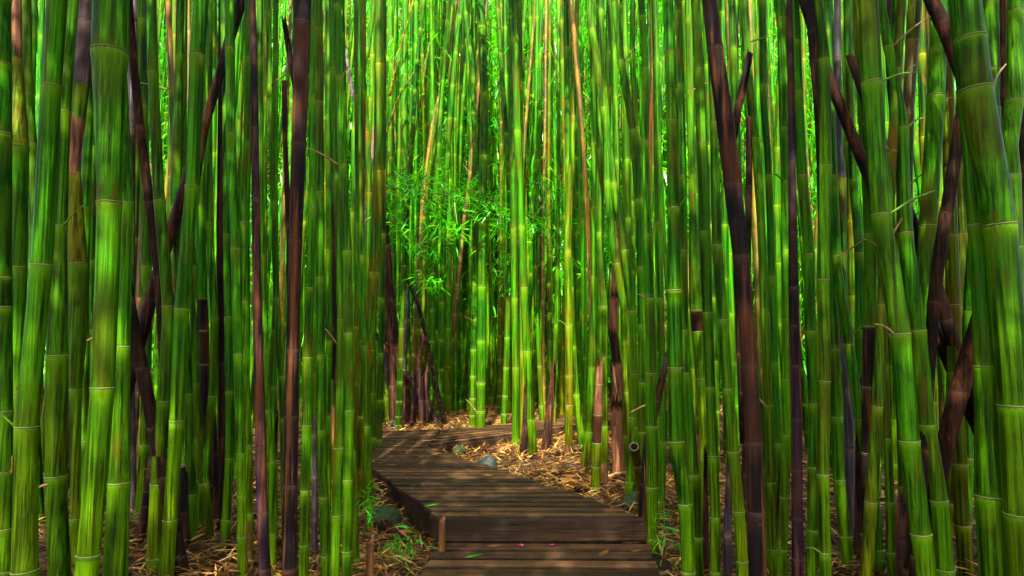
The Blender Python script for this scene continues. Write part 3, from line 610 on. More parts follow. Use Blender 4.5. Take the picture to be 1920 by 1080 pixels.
# named culms of the bright centre
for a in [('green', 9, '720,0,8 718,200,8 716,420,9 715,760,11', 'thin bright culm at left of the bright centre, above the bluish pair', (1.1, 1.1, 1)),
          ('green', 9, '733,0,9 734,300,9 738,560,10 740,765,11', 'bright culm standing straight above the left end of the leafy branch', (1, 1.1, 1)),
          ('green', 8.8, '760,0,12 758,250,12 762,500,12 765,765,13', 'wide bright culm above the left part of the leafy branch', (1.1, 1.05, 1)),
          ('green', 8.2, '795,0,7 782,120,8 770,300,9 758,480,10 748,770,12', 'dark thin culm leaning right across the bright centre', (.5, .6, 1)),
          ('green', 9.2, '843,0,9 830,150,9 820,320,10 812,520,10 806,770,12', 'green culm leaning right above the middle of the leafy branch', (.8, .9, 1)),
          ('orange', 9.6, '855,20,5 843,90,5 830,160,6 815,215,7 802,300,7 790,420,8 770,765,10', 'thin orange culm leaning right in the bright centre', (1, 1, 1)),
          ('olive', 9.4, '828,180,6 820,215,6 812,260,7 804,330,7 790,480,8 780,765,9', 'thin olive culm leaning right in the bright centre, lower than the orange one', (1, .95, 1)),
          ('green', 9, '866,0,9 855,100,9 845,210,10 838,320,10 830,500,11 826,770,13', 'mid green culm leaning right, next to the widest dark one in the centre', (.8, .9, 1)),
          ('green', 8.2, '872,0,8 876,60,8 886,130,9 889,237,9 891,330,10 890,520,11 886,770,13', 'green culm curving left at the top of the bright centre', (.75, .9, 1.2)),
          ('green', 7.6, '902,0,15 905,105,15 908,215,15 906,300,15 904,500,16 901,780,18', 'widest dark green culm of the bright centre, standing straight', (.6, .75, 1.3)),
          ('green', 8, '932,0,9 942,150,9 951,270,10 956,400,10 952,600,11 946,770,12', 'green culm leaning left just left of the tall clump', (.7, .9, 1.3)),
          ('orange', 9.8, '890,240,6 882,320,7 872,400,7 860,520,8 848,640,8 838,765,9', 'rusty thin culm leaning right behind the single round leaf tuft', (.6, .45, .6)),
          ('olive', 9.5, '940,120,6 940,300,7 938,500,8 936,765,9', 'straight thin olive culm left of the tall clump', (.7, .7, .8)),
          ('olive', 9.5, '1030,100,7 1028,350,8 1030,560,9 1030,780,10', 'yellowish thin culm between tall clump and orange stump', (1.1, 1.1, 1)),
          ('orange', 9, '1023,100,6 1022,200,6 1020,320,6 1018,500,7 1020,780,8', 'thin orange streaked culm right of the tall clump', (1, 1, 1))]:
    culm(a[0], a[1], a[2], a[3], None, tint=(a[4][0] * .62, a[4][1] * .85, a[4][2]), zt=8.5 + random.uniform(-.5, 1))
# thin pale poles leaning across the bright centre
for pts, d, lab in [('775,0,3 765,40,3 752,85,4 730,180,5', 8.6, 'thin pale cane leaning right at the top of the bright centre'), ('782,125,3 765,155,3 748,182,4 720,260,4', 8.5, 'thin pale cane leaning right below the top one'),
                    ('805,80,3 770,290,4 742,330,4 700,390,4', 8.4, 'thin tan cane leaning right above the leafy branch')]:
    culm('yellow', d, pts, lab, None, up=False, down=False, tint=(.7, .8, 1.5), name='bamboo_cane', cat='cane', rings=False)

# ------------------------------------------------------------------ culms that nothing tells apart
def extra(n, xr, dr, wr, label, group, kinds, avoid=(), ztr=(5.5, 7.5), seedv=1, rings=False):
    rn = random.Random(seedv); k = 0
    while k < n:
        x = rn.uniform(*xr); d = rn.uniform(*dr)
        if any(a < x < b_ for a, b_ in avoid): continue
        w = rn.uniform(*wr) * 5 / d; lean = rn.gauss(0, 14) + (960 - x) * .035; cv = rn.gauss(0, 8)
        kd = rn.choice(kinds); t = rn.uniform(.6, 1.2); base_y = 560 + 1280 * 1.1 / d
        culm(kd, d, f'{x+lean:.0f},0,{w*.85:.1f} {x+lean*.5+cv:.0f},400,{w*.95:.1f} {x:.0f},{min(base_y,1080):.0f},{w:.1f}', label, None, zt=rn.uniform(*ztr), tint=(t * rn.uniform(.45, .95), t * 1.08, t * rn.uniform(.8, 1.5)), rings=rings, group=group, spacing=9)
        k += 1
KG = ['green'] * 7 + ['olive'] * 2 + ['brown']
extra(40, (-60, 690), (3.9, 7.5), (15, 20), 'narrow shaded bamboo culm glimpsed through gaps between the front culms on the left', 'culms behind the left front row', KG, [(440, 530)], seedv=5)
extra(44, (1240, 1990), (3.9, 7.5), (15, 20), 'narrow shaded bamboo culm glimpsed through gaps between the front culms on the right', 'culms behind the right front row', KG, [(1405, 1470)], seedv=6)
KC = ['green'] * 14 + ['olive'] * 3 + ['orange']
extra(60, (690, 1090), (9.6, 12.5), (14, 24), 'slender distant bamboo culm rising from the litter behind the boardwalk bend', 'distant culms behind the boardwalk bend', KC, seedv=8, ztr=(9, 11))
extra(26, (1080, 1290), (6, 11), (13, 19), 'slim bright culm in the tight row behind the right side of the step', 'culms behind the right side of the step', KC, seedv=9, ztr=(8, 10))


# ------------------------------------------------------------------ ground sheet
def axis(lo, hi, step, far, n):
    a = np.arange(lo, hi + 1e-6, step); k = (np.linspace(0, 1, n + 1)[1:]) ** 2.2
    return np.concatenate([(lo - far * k)[::-1], a, hi + far * k])
gx = axis(-7, 7, .08, 300, 18); gy = axis(-2, 16, .08, 300, 18)
X, Y = np.meshgrid(gx, gy); Z = ground(X, Y) + np.clip((np.hypot(X, Y - 5) - 25) * .02, 0, 3)
nx, ny = len(gx), len(gy); I = np.arange(nx * ny).reshape(ny, nx)
fa = np.stack([I[:-1, :-1], I[:-1, 1:], I[1:, 1:], I[1:, :-1]], -1).reshape(-1, 4)
gme = mesh('ground', np.stack([X, Y, Z], -1).reshape(-1, 3).tolist(), fa.tolist())
go = link('ground', gme, None, [M['soil']]); tag(go, 'brown forest floor of soil between the bamboo culms', 'ground', None, 'structure')

# ------------------------------------------------------------------ boardwalk
def box_verts(c, ax, ay, az):               # centre and three half vectors
    c, ax, ay, az = map(np.asarray, (c, ax, ay, az))
    return [c + sx * ax + sy * ay + sz * az for sz in (-1, 1) for sy in (-1, 1) for sx in (-1, 1)]
BF = [(0, 2, 3, 1), (4, 5, 7, 6), (0, 1, 5, 4), (2, 6, 7, 3), (0, 4, 6, 2), (1, 3, 7, 5)]
def boxes(name, lst, material, parent=None, origin=(0, 0, 0), bevel=.006, side=None):
    bm = bmesh.new()
    for b_ in lst:
        vs = [bm.verts.new(p - np.asarray(origin)) for p in box_verts(*b_)]
        for f_ in BF: bm.faces.new([vs[i] for i in f_])
    bmesh.ops.recalc_face_normals(bm, faces=bm.faces)
    if bevel: bmesh.ops.bevel(bm, geom=bm.edges[:], offset=bevel, segments=2, affect='EDGES', profile=.6)
    me = bpy.data.meshes.new(name); bm.to_mesh(me); bm.free()
    o = link(name, me, parent, [material])
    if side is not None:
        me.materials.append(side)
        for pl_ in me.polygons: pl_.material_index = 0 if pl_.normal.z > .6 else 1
    if parent is None: o.location = origin
    return o
ZU, ZL, PT = .22, .10, .035                  # deck levels, plank thickness
def planks(A0, B0, A1, B1, z, pitch, gap=.014, over=.0):
    """planks laid crosswise from edge A0-B0 to edge A1-B1"""
    A0, B0, A1, B1 = (np.array(p, float) for p in (A0, B0, A1, B1)); n = int(round(np.linalg.norm((A1 + B1 - A0 - B0) / 2) / pitch)); out = []
    for i in range(n):
        t = (i + .5) / n; a = A0 + (A1 - A0) * t; b_ = B0 + (B1 - B0) * t; ax = (b_ - a) / 2; ln = np.linalg.norm(ax); u = ax / ln
        run0 = ((A1 - A0) + (B1 - B0)) / 2 / n; run = run0; run = run - u * np.dot(run, u); j = random.uniform(-.012, .012)
        c = np.array([*(a + b_) / 2, 0]) + np.array([u[0], u[1], 0]) * j; zt = z + random.uniform(-.002, .002)
        w = np.array([*run0, 0]) * (1 - gap / np.linalg.norm(run)) / 2
        tl = random.uniform(-.003, .003)
        out.append(((c[0], c[1], zt - PT / 2), np.array([u[0] * (ln + over), u[1] * (ln + over), tl]), w, (0, 0, PT / 2)))
    return out
p = lambda x, y, z=ZU: at_z(x, y, z)[:2]
# upper walk: step edge, diagonal run, then the bend to the right
nl_, nr_ = p(822, 968), p(1208, 968); fl_, fr_ = p(640, 836), p(803, 836)
bw = empty('boardwalk', ((nl_[0] + nr_[0]) / 2, nl_[1], 0)); tag(bw, 'weathered brown upper boardwalk winding through the bamboo behind a step', 'boardwalk')
O = np.array(bw.location)
NL, NR, FL, FR = nl_, nr_, fl_, fr_
boxes('deck', planks(NL, NR, FL, FR, ZU, .125, .040), M['deck'], bw, O, .008, M['gap_shade'])
# bend: crosswise planks fan from the diagonal run to the far run
far_in0, far_in1 = FR, p(1150, 785); far_out0, far_out1 = p(640, 812), p(1150, 776)
boxes('bend_deck', planks(FL + [0, .01], FR + [0, .01], far_out0, p(826, 802), ZU - .004, .125, .040), M['deck'], bw, O, .008, M['gap_shade'])
q0, q1 = p(806, 833), p(830, 802)
boxes('far_deck', planks(q0, far_in1, q1, far_out1, ZU - .008, .14, .03), M['deck'], bw, O, .008, M['gap_shade'])
def side_beam(a, b_, z, h, th, nm, parent, m_, O, inset=0):
    a, b_ = np.array(a), np.array(b_); u = b_ - a; ln = np.linalg.norm(u); u /= ln; c = (a + b_) / 2
    return boxes(nm, [((c[0], c[1], z - PT - h / 2 - .002), np.array([*u, 0]) * ln / 2, np.array([-u[1], u[0], 0]) * th / 2, (0, 0, h / 2))], m_, parent, O, .006)
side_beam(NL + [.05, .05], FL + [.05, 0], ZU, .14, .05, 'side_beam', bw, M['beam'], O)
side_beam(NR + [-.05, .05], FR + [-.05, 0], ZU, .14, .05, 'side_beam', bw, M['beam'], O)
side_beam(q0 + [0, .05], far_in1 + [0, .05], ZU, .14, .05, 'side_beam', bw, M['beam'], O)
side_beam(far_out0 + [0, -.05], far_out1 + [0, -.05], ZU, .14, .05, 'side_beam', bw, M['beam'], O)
wd = (NR[0] - NL[0]) / 2 + .012
boxes('riser', [(((NL[0] + NR[0]) / 2, NL[1] - .022, ZU - .062), (wd, 0, 0), (0, .021, 0), (0, 0, .058))], M['beam'], bw, O, .008)
# lower walk running under the camera
LL, LR = p(826, 1011, ZL), p(1217, 1011, ZL); lnl, lnr = p(780, 1080, ZL), p(1232, 1080, ZL)
dl = (LL - lnl) / (LL[1] - lnl[1]); dr = (LR - lnr) / (LR[1] - lnr[1]); y0 = -1.2
NL2, NR2 = LL + dl * (y0 - LL[1]), LR + dr * (y0 - LR[1])
lw = empty('boardwalk', (.1, LL[1], 0)); tag(lw, 'lower boardwalk in the foreground below the wooden step', 'boardwalk'); O2 = np.array(lw.location)
E1L, E1R = np.array([LL[0], NL[1] - .05]), np.array([LR[0], NL[1] - .05])
boxes('deck', planks(E1L, E1R, NL2, NR2, ZL, .135, .040), M['deck'], lw, O2, .008, M['gap_shade'])
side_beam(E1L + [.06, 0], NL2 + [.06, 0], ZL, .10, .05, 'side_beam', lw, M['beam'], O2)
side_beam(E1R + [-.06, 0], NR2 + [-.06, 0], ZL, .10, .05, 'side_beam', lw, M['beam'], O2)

# ------------------------------------------------------------------ corner stakes, stones, logs
def stake(px, py, d, w, h, label):
    q = at(px, py, d); r = w / 2 * d / F; gz = float(ground(q[0], q[1])); n = 10; v, fa = [], []
    rows = [(-.1, 1.05), (.2, 1.0), (.6, .97), (.93, .98), (1, .85)]; H = q[2] - gz
    for i, (t, k) in enumerate(rows):
        for a in range(n): an = 2 * math.pi * a / n; rr = r * k * (1 + .08 * math.sin(3 * an)); v.append((rr * math.cos(an), rr * math.sin(an), H * t + (.012 * math.sin(an + 1) if i == 4 else 0)))
        if i:
            for a in range(n): b_ = (a + 1) % n; fa.append(((i - 1) * n + a, (i - 1) * n + b_, i * n + b_, i * n + a))
    fa.append(tuple(range(len(v) - n, len(v))))
    o = link('wooden_stake', mesh('wooden_stake', v, fa), None, [M['post']]); o.location = (q[0], q[1], gz); return tag(o, label, 'stake')
stake(829, 972, 3.52, 13, 0, 'reddish brown wooden stake at the left corner of the step')
stake(694, 1012, 3.15, 15, 0, 'short brown stake in the leaf litter left of the lower boardwalk')

def at_ground(px, py):
    z = .05
    for _ in range(12): q = at_z(px, py, z); z = .5 * z + .5 * float(ground(q[0], q[1]))
    return at_z(px, py, z)
def stone(px, py, w, h, m_, label, z=None):
    q = at_ground(px, py); gz = float(ground(q[0], q[1])); d = q[1]; s = w / 2 * d / F; hh = h * d / F
    bm = bmesh.new(); bmesh.ops.create_icosphere(bm, subdivisions=4, radius=1); rn = random.Random(px); ph = [rn.uniform(0, 6) for _ in range(9)]
    for v in bm.verts:
        c = v.co; k = 1 + .14 * math.sin(2.7 * c.x + ph[0]) * math.sin(2.3 * c.y + ph[1]) + .10 * math.sin(4.3 * c.z + ph[2] + 2 * c.x) + .05 * math.sin(9 * c.x + ph[3]) * math.sin(8 * c.z + ph[4]) + .03 * math.sin(17 * c.y + ph[5]) * math.sin(15 * c.x)
        k = min(k, 1.08); v.co = Vector((c.x * s * k, c.y * s * .8 * k, c.z * hh * .62 * k))
    me = bpy.data.meshes.new('stone'); bm.to_mesh(me); bm.free(); me.polygons.foreach_set('use_smooth', [True] * len(me.polygons))
    o = link('stone', me, None, [m_]); o.location = (q[0], q[1], gz + hh * .2); return tag(o, label, 'stone')
stone(722, 985, 66, 44, M['rock'], 'large dark mossy stone in the litter left of the boardwalk')
stone(912, 884, 42, 34, M['rockblue'], 'bluish grey stone lying right of the diagonal boardwalk')
stone(861, 850, 22, 18, M['rock'], 'small green mossy stone at the inner corner of the bend')
stone(1188, 955, 44, 36, M['rock'], 'dark mossy stone beside the right end of the step')
stone(745, 800, 26, 14, M['rockblue'], 'small dark stone beyond the far edge of the bend')

def log(name, a, b_, w, m_, label, cat='fallen culm', z=.05):
    A = at_ground(*a); B = at_ground(*b_); A[2] += .025; B[2] += .025
    r = w / 2 * (A[1] + B[1]) / 2 / F; Pm = (A + B) / 2 + [0, 0, -.01]
    P = np.array([[*A, r], [*Pm, r], [*B, r * .92]]); path = Path(cat_pts(P, 6)); L = path.L
    v = stem_mesh(name, path, [L * k for k in (.12, .42, .72)], A, 12, 'broken', True)
    o = link(name, v, None, [m_]); o.location = A; o.color = (1, 1, 1, 1); return tag(o, label, cat)
log('fallen_culm', (1078, 926), (1202, 914), 10, M['charred'], 'blackish fallen culm lying right of the boardwalk near the mossy stone')
log('fallen_culm', (985, 862), (1082, 850), 7, M['charred'], 'thin dark culm lying across the litter behind the boardwalk bend clump')
log('fallen_culm', (975, 905), (1100, 880), 6, M['brown'], 'thin brown stick lying diagonally in the yellow litter')
log('fallen_culm', (690, 955), (760, 1030), 18, M['charred'], 'dark rotting culm below the mossy stone left of the step')
log('fallen_culm', (730, 782), (770, 800), 9, M['charred'], 'short dark culm piece lying on far litter behind the bend')
log('fallen_culm', (885, 778), (960, 786), 5, M['brown'], 'thin dark stick lying at the foot of the far culms')
log('fallen_culm', (850, 768), (795, 772), 5, M['charred'], 'thin dark stick lying left of the far culm feet')
log('fallen_culm', (737, 1036), (778, 1066), 6, M['yellow'], 'yellow bamboo piece lying in the leaf litter beside the lower boardwalk')

# ------------------------------------------------------------------ leaves and litter
def scatter_ground(n, xr, yr, L, W, keep, name, label, lift=.012):
    x = rng.uniform(*xr, n); y = yr[0] + (yr[1] - yr[0]) * rng.uniform(0, 1, n) ** 1.2; k = keep(x, y); x, y = x[k], y[k]; n = len(x)
    z = ground(x, y) + rng.uniform(.002, lift, n); az = rng.uniform(0, 2 * math.pi, n); pt = rng.normal(.08, .28, n)
    d = np.stack([np.cos(az) * np.cos(pt), np.sin(az) * np.cos(pt), np.sin(pt)], 1)
    o = leaf_object(name, np.stack([x, y, z], 1), d, L * rng.uniform(.5, 1.25, n), W * rng.uniform(.6, 1.4, n), np.clip(rng.normal(.45, .31, n), 0, 1), M['litter'], None, (0, 4, 0), .08, 0)
    return tag(o, label, 'leaf litter', None, 'stuff')
def off_deck_thin(x, y): return off_deck(x, y) & ((np.abs(x - .1) < 1.5) | (rng.uniform(0, 1, len(x)) < .4))
def off_deck(x, y):
    t = np.clip((y - NL[1]) / (FL[1] - NL[1]), 0, 1); l = NL[0] + (FL[0] - NL[0]) * t; r = NR[0] + (FR[0] - NR[0]) * t
    d1 = (y > NL[1] - .1) & (y < far_out0[1]) & (x > l + .0) & (x < r - .0)
    d2 = (y < NL[1]) & (x > LL[0] - .02) & (x < LR[0] + .02)
    t3 = np.clip((x - q0[0]) / (far_in1[0] - q0[0]), 0, 1); d3 = (x > q0[0]) & (x < far_in1[0]) & (y > q0[1] + (far_in1[1] - q0[1]) * t3) & (y < far_out0[1] + (far_out1[1] - far_out0[1]) * t3)
    return ~(d1 | d2 | d3)
scatter_ground(44000, (-3.2, 3.2), (3.0, 12.5), .125, .0092, off_deck_thin, 'leaf_litter', 'yellow and tan fallen bamboo leaves covering the ground around the boardwalk', .05)
scatter_ground(9000, (-1.9, 1.9), (2.6, 5.2), .115, .0095, off_deck, 'leaf_litter', 'dry tan leaves and chips piled beside the step and lower boardwalk', .06)

# broken twigs and culm splinters mixed into the litter
def twigs_on_ground(n, xr, yr):
    V, Fc = [], []
    for i in range(n):
        x, y = random.uniform(*xr), yr[0] + (yr[1] - yr[0]) * random.random() ** 1.3
        if not bool(off_deck(np.array([x]), np.array([y]))[0]): continue
        L = random.uniform(.06, .32); r = random.choice([.0025, .004, .004, .007, .012]); az = random.uniform(0, 6.28); z = float(ground(x, y)) + r + random.uniform(.005, .03); dz = random.gauss(0, .12)
        a = np.array([x, y, z]); d = np.array([math.cos(az), math.sin(az), dz]); s = np.array([-math.sin(az), math.cos(az), 0]); u = np.cross(d, s); b0 = len(V); bend = random.gauss(0, .04)
        for k in range(4):
            t = k / 3; c = a + d * L * t + s * bend * math.sin(t * 3.14); rr = r * (1 - .35 * t)
            for j in range(5): an = 2 * math.pi * j / 5; V.append(c + rr * (math.cos(an) * s + math.sin(an) * u))
            if k:
                for j in range(5): j2 = (j + 1) % 5; Fc.append((b0 + (k - 1) * 5 + j, b0 + (k - 1) * 5 + j2, b0 + k * 5 + j2, b0 + k * 5 + j))
        Fc.append(tuple(range(b0 + 15, b0 + 20))); Fc.append(tuple(range(b0 + 4, b0 - 1, -1)))
    me = mesh('twig_litter', V, Fc); o = link('twig_litter', me, None, [M['twig'], M['brown'], M['charred'], M['sheath']])
    mi = np.zeros(len(me.polygons), np.int32); k = len(me.polygons) // 17; pick = np.random.default_rng(5).integers(0, 4, k + 1); mi[:] = pick[np.arange(len(mi)) // 17]; me.polygons.foreach_set('material_index', mi); o.color = (1, 1, 1, 1)
    tag(o, 'broken twigs and dark culm splinters strewn through the fallen leaves', 'twig litter', None, 'stuff')
twigs_on_ground(1500, (-3, 3), (2.7, 10.5))

# loose leaves lying on the planks
def deck_leaf(px, py, z, L, W, az, tone, label, m_='litter', name='fallen_leaf'):
    q = at_z(px, py, z); d = np.array([[math.cos(az), math.sin(az), .06]])
    o = leaf_object(name, np.array([[*q]]), d, np.array([L]), np.array([W]), np.array([tone]), M[m_], None, (q[0], q[1], q[2] - .004), .02, 1); return tag(o, label, 'leaf')
for a in [(1030, 1012, ZL, .10, .022, .2, .55, 'long tan leaf on the lower planks just under the step centre'), (1122, 1042, ZL, .11, .024, .9, .3, 'orange brown leaf lying on lower planks, right of centre'),
          (1163, 1018, ZL, .12, .02, -.1, .35, 'rusty curled leaf near the right end below the step'), (1180, 1036, ZL, .10, .022, .5, .3, 'small rusty leaf by the right edge of the lower planks'),
          (905, 1025, ZL, .12, .025, .15, .4, 'brown leaf flat on the lower planks, left of the pink petals'), (808, 852, ZU, .10, .03, .6, .5, 'single yellow leaf at the inner corner of the boardwalk bend'),
          (722, 872, ZU, .09, .05, .2, .3, 'orange leaf on the left side of the diagonal boardwalk'), (790, 826, ZU, .16, .02, .1, .75, 'pale yellow leaf on the bend of the boardwalk'),
          (905, 890, ZU, .10, .025, -.5, .4, 'orange leaf by the right edge of the diagonal boardwalk')]: deck_leaf(*a)
deck_leaf(870, 1046, ZL, .11, .016, .5, .5, 'narrow green leaf lying on the lower planks at left', 'leaf')
deck_leaf(830, 895, ZU, .11, .016, -.3, .6, 'narrow green leaf lying across the diagonal boardwalk', 'leaf')
deck_leaf(795, 950, ZU, .10, .016, .6, .6, 'green leaf near the left corner of the upper boardwalk', 'leaf')
for px, lab in ((976, 'left one of two small pink blossoms on the lower planks'), (1036, 'right one of two small pink blossoms on the lower planks')):
    q = at_z(px, 1024, ZL); n = 5; az = np.linspace(0, 2 * math.pi, n, endpoint=False)
    o = leaf_object('fallen_blossom', np.repeat([q + [0, 0, .004]], n, 0), np.stack([np.cos(az), np.sin(az), .35 + 0 * az], 1), np.full(n, .019), np.full(n, .012), np.full(n, .5), M['pink'], None, tuple(q), .1, 1); tag(o, lab, 'blossom')

# leafy sprays hanging in the hollow and low sprigs by the path
def spray(stem_px, d, tufts, label, L=.150, W=.0175, per=25, r=.008, tone=.55):
    P = [[*at(x, y, d + dd), r * (1 - .5 * i / len(stem_px))] for i, (x, y, dd) in enumerate(stem_px)]
    root = empty('leafy_branch', P[0][:3]); tag(root, label, 'branch'); O = np.array(P[0][:3])
    if len(P) > 1: tube('twig', P, [M['green_twig']], root, O, 6)
    for (x, y, k) in tufts:
        c = at(x, y, d + rng.uniform(-.25, .25)); n = int(per * k)
        base = c + rng.normal(0, .36 * L * (.5 + k * .5), (n, 3)); az = rng.uniform(0, 2 * math.pi, n); pt = np.radians(rng.uniform(-48, 22, n))
        dr_ = np.stack([np.cos(az) * np.cos(pt), np.sin(az) * np.cos(pt) * .8, np.sin(pt)], 1)
        leaf_object('leaf_tuft', base, dr_, L * rng.uniform(.6, 1.2, n), W * rng.uniform(.7, 1.2, n), np.clip(rng.normal(tone, .2, n), 0, 1), M['leaf'], root, O, .22, 1)
    return root
D0 = 7.6
spray([(655, 338, .1), (730, 350, 0), (800, 360, 0), (870, 371, 0), (955, 392, 0), (1010, 412, 0)], D0, [(735, 345, 1.6), (755, 335, 1.3), (770, 362, 1.8), (792, 348, 1.6), (730, 372, 1.4), (808, 372, 1.2), (845, 348, 1.3), (865, 358, 1.8), (885, 350, 1.2), (870, 376, 1), (912, 398, 2.2), (930, 380, 1.3), (945, 400, 1.2), (905, 385, 1.2), (960, 415, 1.3), (825, 335, 1), (790, 325, 1), (700, 352, 1.1), (890, 335, 1), (985, 400, 1.2), (1000, 425, 1.2), (965, 445, 1.0), (930, 425, 1.1)], 'long leafy branch stretched across the hollow above the boardwalk bend')
spray([(790, 360, 0), (812, 400, 0), (818, 430, 0)], D0, [(815, 395, 1.1), (805, 415, 1.3), (818, 430, 1.3), (826, 412, .8)], 'drooping leafy twig hanging under the long branch, left of its middle')
spray([(852, 380, 0), (858, 425, 0)], D0 - .3, [(858, 432, 2.3)], 'single round tuft of drooping leaves below the long branch')
spray([(725, 395, 0), (745, 425, 0), (770, 455, 0)], D0, [(735, 400, 1.2), (750, 425, 1.4), (762, 445, .9), (775, 460, .8)], 'leafy twig left of the hollow beside thin dark stems')
spray([(800, 440, .1), (803, 470, .1)], D0, [(800, 462, 1.1), (806, 482, .8), (815, 478, .6)], 'small leafy twig hanging in mid hollow under the drooping twig')
spray([(790, 510, 0), (800, 530, 0)], D0, [(785, 525, .9), (802, 532, .9), (816, 532, .8)], 'low pale leafed twig in front of the dim hollow culms')
spray([(968, 330, .3), (950, 440, .3), (945, 560, .3)], 8.2, [(950, 300, 1.2), (940, 355, 1.3), (948, 425, 1.6), (950, 470, 1.2), (945, 500, 1.0), (952, 545, 1), (930, 520, .6)], 'upright leafy side branch against the tall clump behind the bend', .16, .02, 14, .006)
spray([(1000, 340, 0), (1040, 360, 0), (1085, 395, 0)], 8.0, [(1015, 340, 1.2), (1035, 360, 1.2), (1050, 390, 1.4), (1075, 440, 1.2), (1065, 465, 1.2), (1080, 500, .9), (1020, 395, 1)], 'drooping leafy branch right of the tall clump in the bright gap', .17, .02, 15, .006)
spray([(770, 610, 0), (765, 585, 0)], 9.6, [(770, 590, 1.5), (775, 610, 1.2), (762, 575, 1), (768, 632, 1)], 'bright leaf sprig growing behind the brown dead stems', .18, .022, 16, .005, .75)
spray([(688, 985, 0), (690, 935, 0)], 3.4, [(688, 925, 1), (690, 945, 1.4), (686, 965, 1), (694, 915, .7)], 'young green leaf sprig beside the left edge of the boardwalk', .075, .009, 10, .003, .45)
spray([(1245, 1000, 0), (1246, 960, 0)], 3.3, [(1246, 960, 1.2), (1242, 985, 1.4), (1250, 1005, 1), (1240, 1030, .8)], 'young green leaf sprig beside the right end of the step', .075, .009, 10, .003, .45)
spray([(740, 1040, 0), (750, 1015, 0)], 3.35, [(745, 1015, 1.4), (765, 1012, 1.4), (735, 1022, 1), (780, 1018, 1)], 'green leafy cuttings lying in the litter left of the step', .085, .010, 11, .003, .22)
spray([(270, 1068, 0), (271, 1040, 0)], 3.6, [(271, 1040, 1)], 'tiny bright leaf sprig low among the left culms', .09, .012, 12, .003, .7)
spray([(1792, 1075, 0), (1790, 1050, 0)], 3.6, [(1790, 1052, 1)], 'tiny bright leaf sprig low among the right culms', .09, .012, 12, .003, .7)
spray([(1445, 905, 0), (1447, 880, 0)], 3.9, [(1447, 885, 1.2), (1444, 905, 1)], 'small bright leaf sprig between the charred culms on the right', .09, .010, 11, .003, .55)

# thicket behind: uncountable culms and foliage
def thicket(n, xr, yr, zt, rr, name, label):
    V, Fc, UV = [], [], []; seg = 7
    for i in range(n):
        y = random.uniform(*yr); x = random.uniform(*xr) * (y / yr[1]); z0 = float(ground(x, y)); r = random.uniform(*rr); H = random.uniform(*zt)
        lx, ly = random.gauss(0, .035), random.gauss(0, .02); cv = random.gauss(0, .03); b0 = len(V); ns = 30; ph = random.random()
        for k in range(ns + 1):
            t = k / ns; c = (x + lx * H * t + cv * H * t * t, y + ly * H * t, z0 - .05 + H * t); rad = r * (1 - .6 * t) * (1.12 if k % 2 == 0 else .98)
            for a in range(seg): an = 2 * math.pi * a / seg; V.append((c[0] + rad * math.cos(an), c[1] + rad * math.sin(an), c[2])); UV.append((a / seg, k / 2 + ph))
            if k:
                for a in range(seg): a2 = (a + 1) % seg; q = b0 + (k - 1) * seg; Fc.append((q + a, q + a2, q + seg + a2, q + seg + a))
    o = link(name, mesh(name, V, Fc, UV), None, [M['green'], M['olive'], M['orange']])
    o.color = (.6, 1.15, 1.2, 1)
    mi = np.repeat(np.random.default_rng(3).choice([0, 0, 0, 0, 1, 1, 2], n), 30 * seg); o.data.polygons.foreach_set('material_index', mi.astype(np.int32))
    return tag(o, label, 'bamboo thicket', None, 'stuff')
thicket(300, (-15, 15), (12.5, 24), (10, 14), (.035, .07), 'bamboo_thicket', 'dense far thicket of thin bamboo stems filling the background')

def foliage(n, per, xr, yr, zr, L, W, name, label, tone=(.55, .22), hollow=True, thin=True):
    c = np.stack([rng.uniform(*xr, n), rng.uniform(*yr, n), rng.uniform(*zr, n)], 1); c[:, 0] *= c[:, 1] / yr[1]
    c[:, 2] += ground(c[:, 0], c[:, 1])
    f = np.sin(1.3 * c[:, 0] + 2) * np.sin(1.1 * c[:, 2] + .7 * c[:, 1]) + np.sin(2.9 * c[:, 0] - 1.7 * c[:, 2]) * .6; keep = (f > rng.uniform(-1.5, .5, n)) | (not thin)
    if hollow: keep &= ~((np.abs(c[:, 0] + .9) < 2.2) & (c[:, 2] < 2.4 + .3 * np.sin(3 * c[:, 0])) & (rng.uniform(0, 1, n) < .75))
    c = c[keep]; base, d, l, w = clusters(c, per, .13, L, W)
    o = leaf_object(name, base, d, l, w, np.clip(np.repeat(rng.normal(tone[0], tone[1] * .7, len(c)), per) + rng.normal(0, tone[1] * .7, len(base)), 0, 1), M['leaf'], None, (0, yr[0], 0), .3, 0)
    return tag(o, label, 'bamboo foliage', None, 'stuff')
thicket(75, (-9.5, -2.7), (4.6, 9.5), (6, 8), (.018, .034), 'bamboo_thicket', 'slim crowded stems filling the depth of the left bamboo wall')
thicket(75, (2.5, 9.5), (4.6, 9.5), (6, 8), (.018, .034), 'bamboo_thicket', 'slim crowded stems filling the depth of the right bamboo wall')
thicket(400, (-9, 9), (10.4, 14), (8, 10), (.020, .042), 'bamboo_thicket', 'tight stand of thin bamboo stems behind the individually visible far culms')
foliage(15000, 8, (-12, 12), (10.9, 15), (.3, 8.2), .22, .032, 'bamboo_foliage', 'bright green bamboo leaves hanging between the far culms')
foliage(11000, 8, (-19, 19), (15, 22), (.2, 13), .32, .048, 'bamboo_foliage', 'pale far bamboo leaves closing the view behind the thicket', (.6, .25))
foliage(13000, 8, (-26, 26), (20, 28), (.2, 17), .5, .085, 'bamboo_foliage', 'farthest mass of leaves behind the whole bamboo grove', (.65, .25), False, False)
foliage(8000, 8, (-40, 40), (29, 38), (.2, 25), .9, .17, 'bamboo_foliage', 'last pale curtain of leaves at the very back of the grove', (.7, .2), False, False)

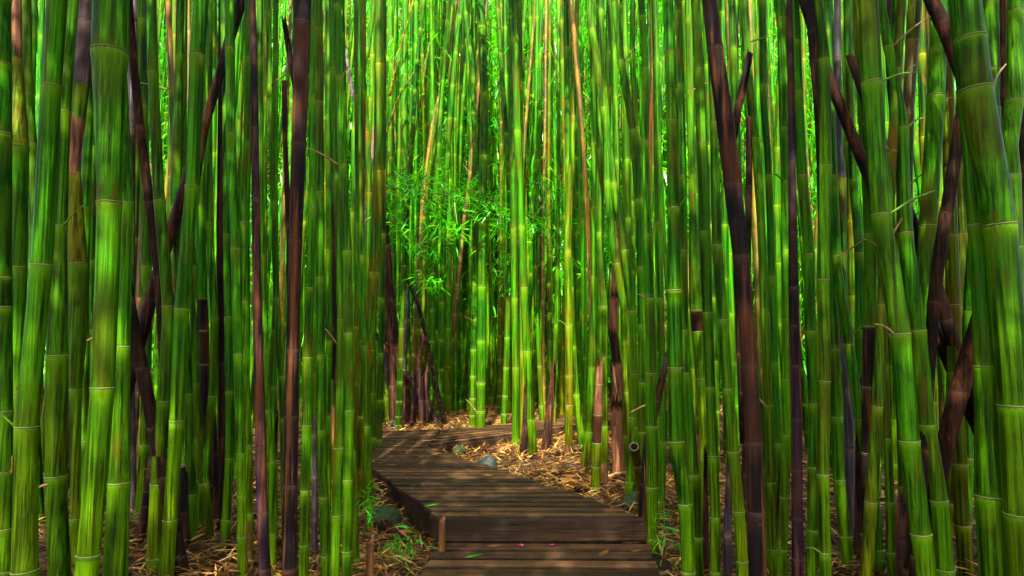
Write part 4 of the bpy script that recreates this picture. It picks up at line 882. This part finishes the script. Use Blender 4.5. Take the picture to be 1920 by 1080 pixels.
nh = 16; hc = np.stack([rng.uniform(-2.5, .5, nh), rng.uniform(8.1, 9.3, nh), rng.uniform(2.7, 5.2, nh)], 1)
hb, hd, hl, hw = clusters(hc, 8, .12, .21, .027)
tag(leaf_object('bamboo_foliage', hb, hd, hl, hw, np.clip(rng.normal(.6, .22, len(hb)), 0, 1), M['leaf'], None, (0, 8, 2.5), .32, 0), 'leaves hanging high over the dim hollow behind the boardwalk bend', 'bamboo foliage', None, 'stuff')
# unseen crown leaves over near culms, path and hollow, added to cast shade
n = 4500
c = np.stack([rng.uniform(-6, 6, n), rng.uniform(-7, CANOPY_Y + 1.2 * rng.uniform(0, 1, n) ** 3, n), rng.uniform(4.3, 6.8, n)], 1)
c = c[~((c[:, 1] > .3) & (c[:, 0] > -.7) & (c[:, 0] < 1.5) & (rng.uniform(0, 1, n) < .6))]  # thinned so sun reaches the culms right of the path
c = np.vstack([c, np.stack([rng.uniform(-3.0, 1.1, 470), rng.uniform(4.7, 6.4, 470), rng.uniform(5.7, 6.3, 470)], 1)])  # unseen patch added to shade the hollow behind the bend
c = np.vstack([c, np.stack([rng.uniform(-1.2, .9, 170), rng.uniform(-3.4, -.7, 170), rng.uniform(4.8, 6.8, 170)], 1)])  # extra unseen patch added to keep sun flecks off the deck
base, dd, l, w = clusters(c, 9, .2, .30, .045)
co = leaf_object('shade_canopy', base, dd, l, w, np.clip(rng.normal(.5, .25, len(base)), 0, 1), M['leafdark'], None, (0, 0, 4.3), .3, 0)
tag(co, 'unseen crown leaves over path and hollow, added to cast shade', 'shade canopy', None, 'stuff')

# unseen grove leaves behind the camera and at the sides, added to dim skylight
thicket(260, (-9, 9), (-11, -3.5), (6, 8), (.04, .08), 'bamboo_thicket', 'bamboo culms of the grove standing behind the viewpoint') if False else None
def surround():
    n = 2400; a = rng.uniform(0, 2 * math.pi, n); r = rng.uniform(4.5, 9, n); c = np.stack([1.3 * r * np.cos(a), r * np.sin(a) - 1.5, rng.uniform(.2, 5.2, n)], 1)
    c = c[(c[:, 1] < -2.5) | ((np.abs(c[:, 0]) > 5.2) & (c[:, 1] < 7))]
    base, dd, l, w = clusters(c, 9, .25, .34, .055)
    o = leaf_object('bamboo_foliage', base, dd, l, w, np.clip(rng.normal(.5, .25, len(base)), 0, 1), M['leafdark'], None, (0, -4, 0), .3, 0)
    tag(o, 'unseen grove leaves added around the viewpoint to dim the skylight', 'bamboo foliage', None, 'stuff')
surround()

# ------------------------------------------------------------------ light
SUN_EL, SUN_AZ = R(48), R(-4)              # azimuth measured from -y (behind the camera) towards +x
w = bpy.data.worlds.new('World'); scene.world = w; w.use_nodes = True; nt = w.node_tree
sky = nt.nodes.new('ShaderNodeTexSky'); sky.sky_type = 'NISHITA'; sky.sun_disc = False; sky.sun_elevation = SUN_EL
sv = Vector((math.sin(SUN_AZ) * math.cos(SUN_EL), -math.cos(SUN_AZ) * math.cos(SUN_EL), math.sin(SUN_EL)))   # towards the sun
sky.sun_rotation = math.atan2(sv.x, sv.y); sky.air_density = 1; sky.dust_density = 4; sky.ozone_density = 0
nt.links.new(sky.outputs[0], nt.nodes['Background'].inputs[0]); nt.nodes['Background'].inputs[1].default_value = .15
sd = bpy.data.lights.new('sun', 'SUN'); sd.energy = 3.6; sd.angle = R(.6); sd.color = (1, .95, .82)
so = bpy.data.objects.new('sun', sd); COL.objects.link(so); so.rotation_euler = (-sv).to_track_quat('-Z', 'Y').to_euler(); so.location = (0, -3, 12)

scene.view_settings.view_transform = 'Standard'; scene.view_settings.look = 'None'; scene.view_settings.exposure = 2.95; scene.view_settings.gamma = 1
cy = scene.cycles; cy.use_denoising = True; cy.denoising_prefilter = 'ACCURATE'; cy.max_bounces = 8; cy.diffuse_bounces = 5; cy.transmission_bounces = 4; cy.sample_clamp_indirect = 3
print('culms', NCULM[0])
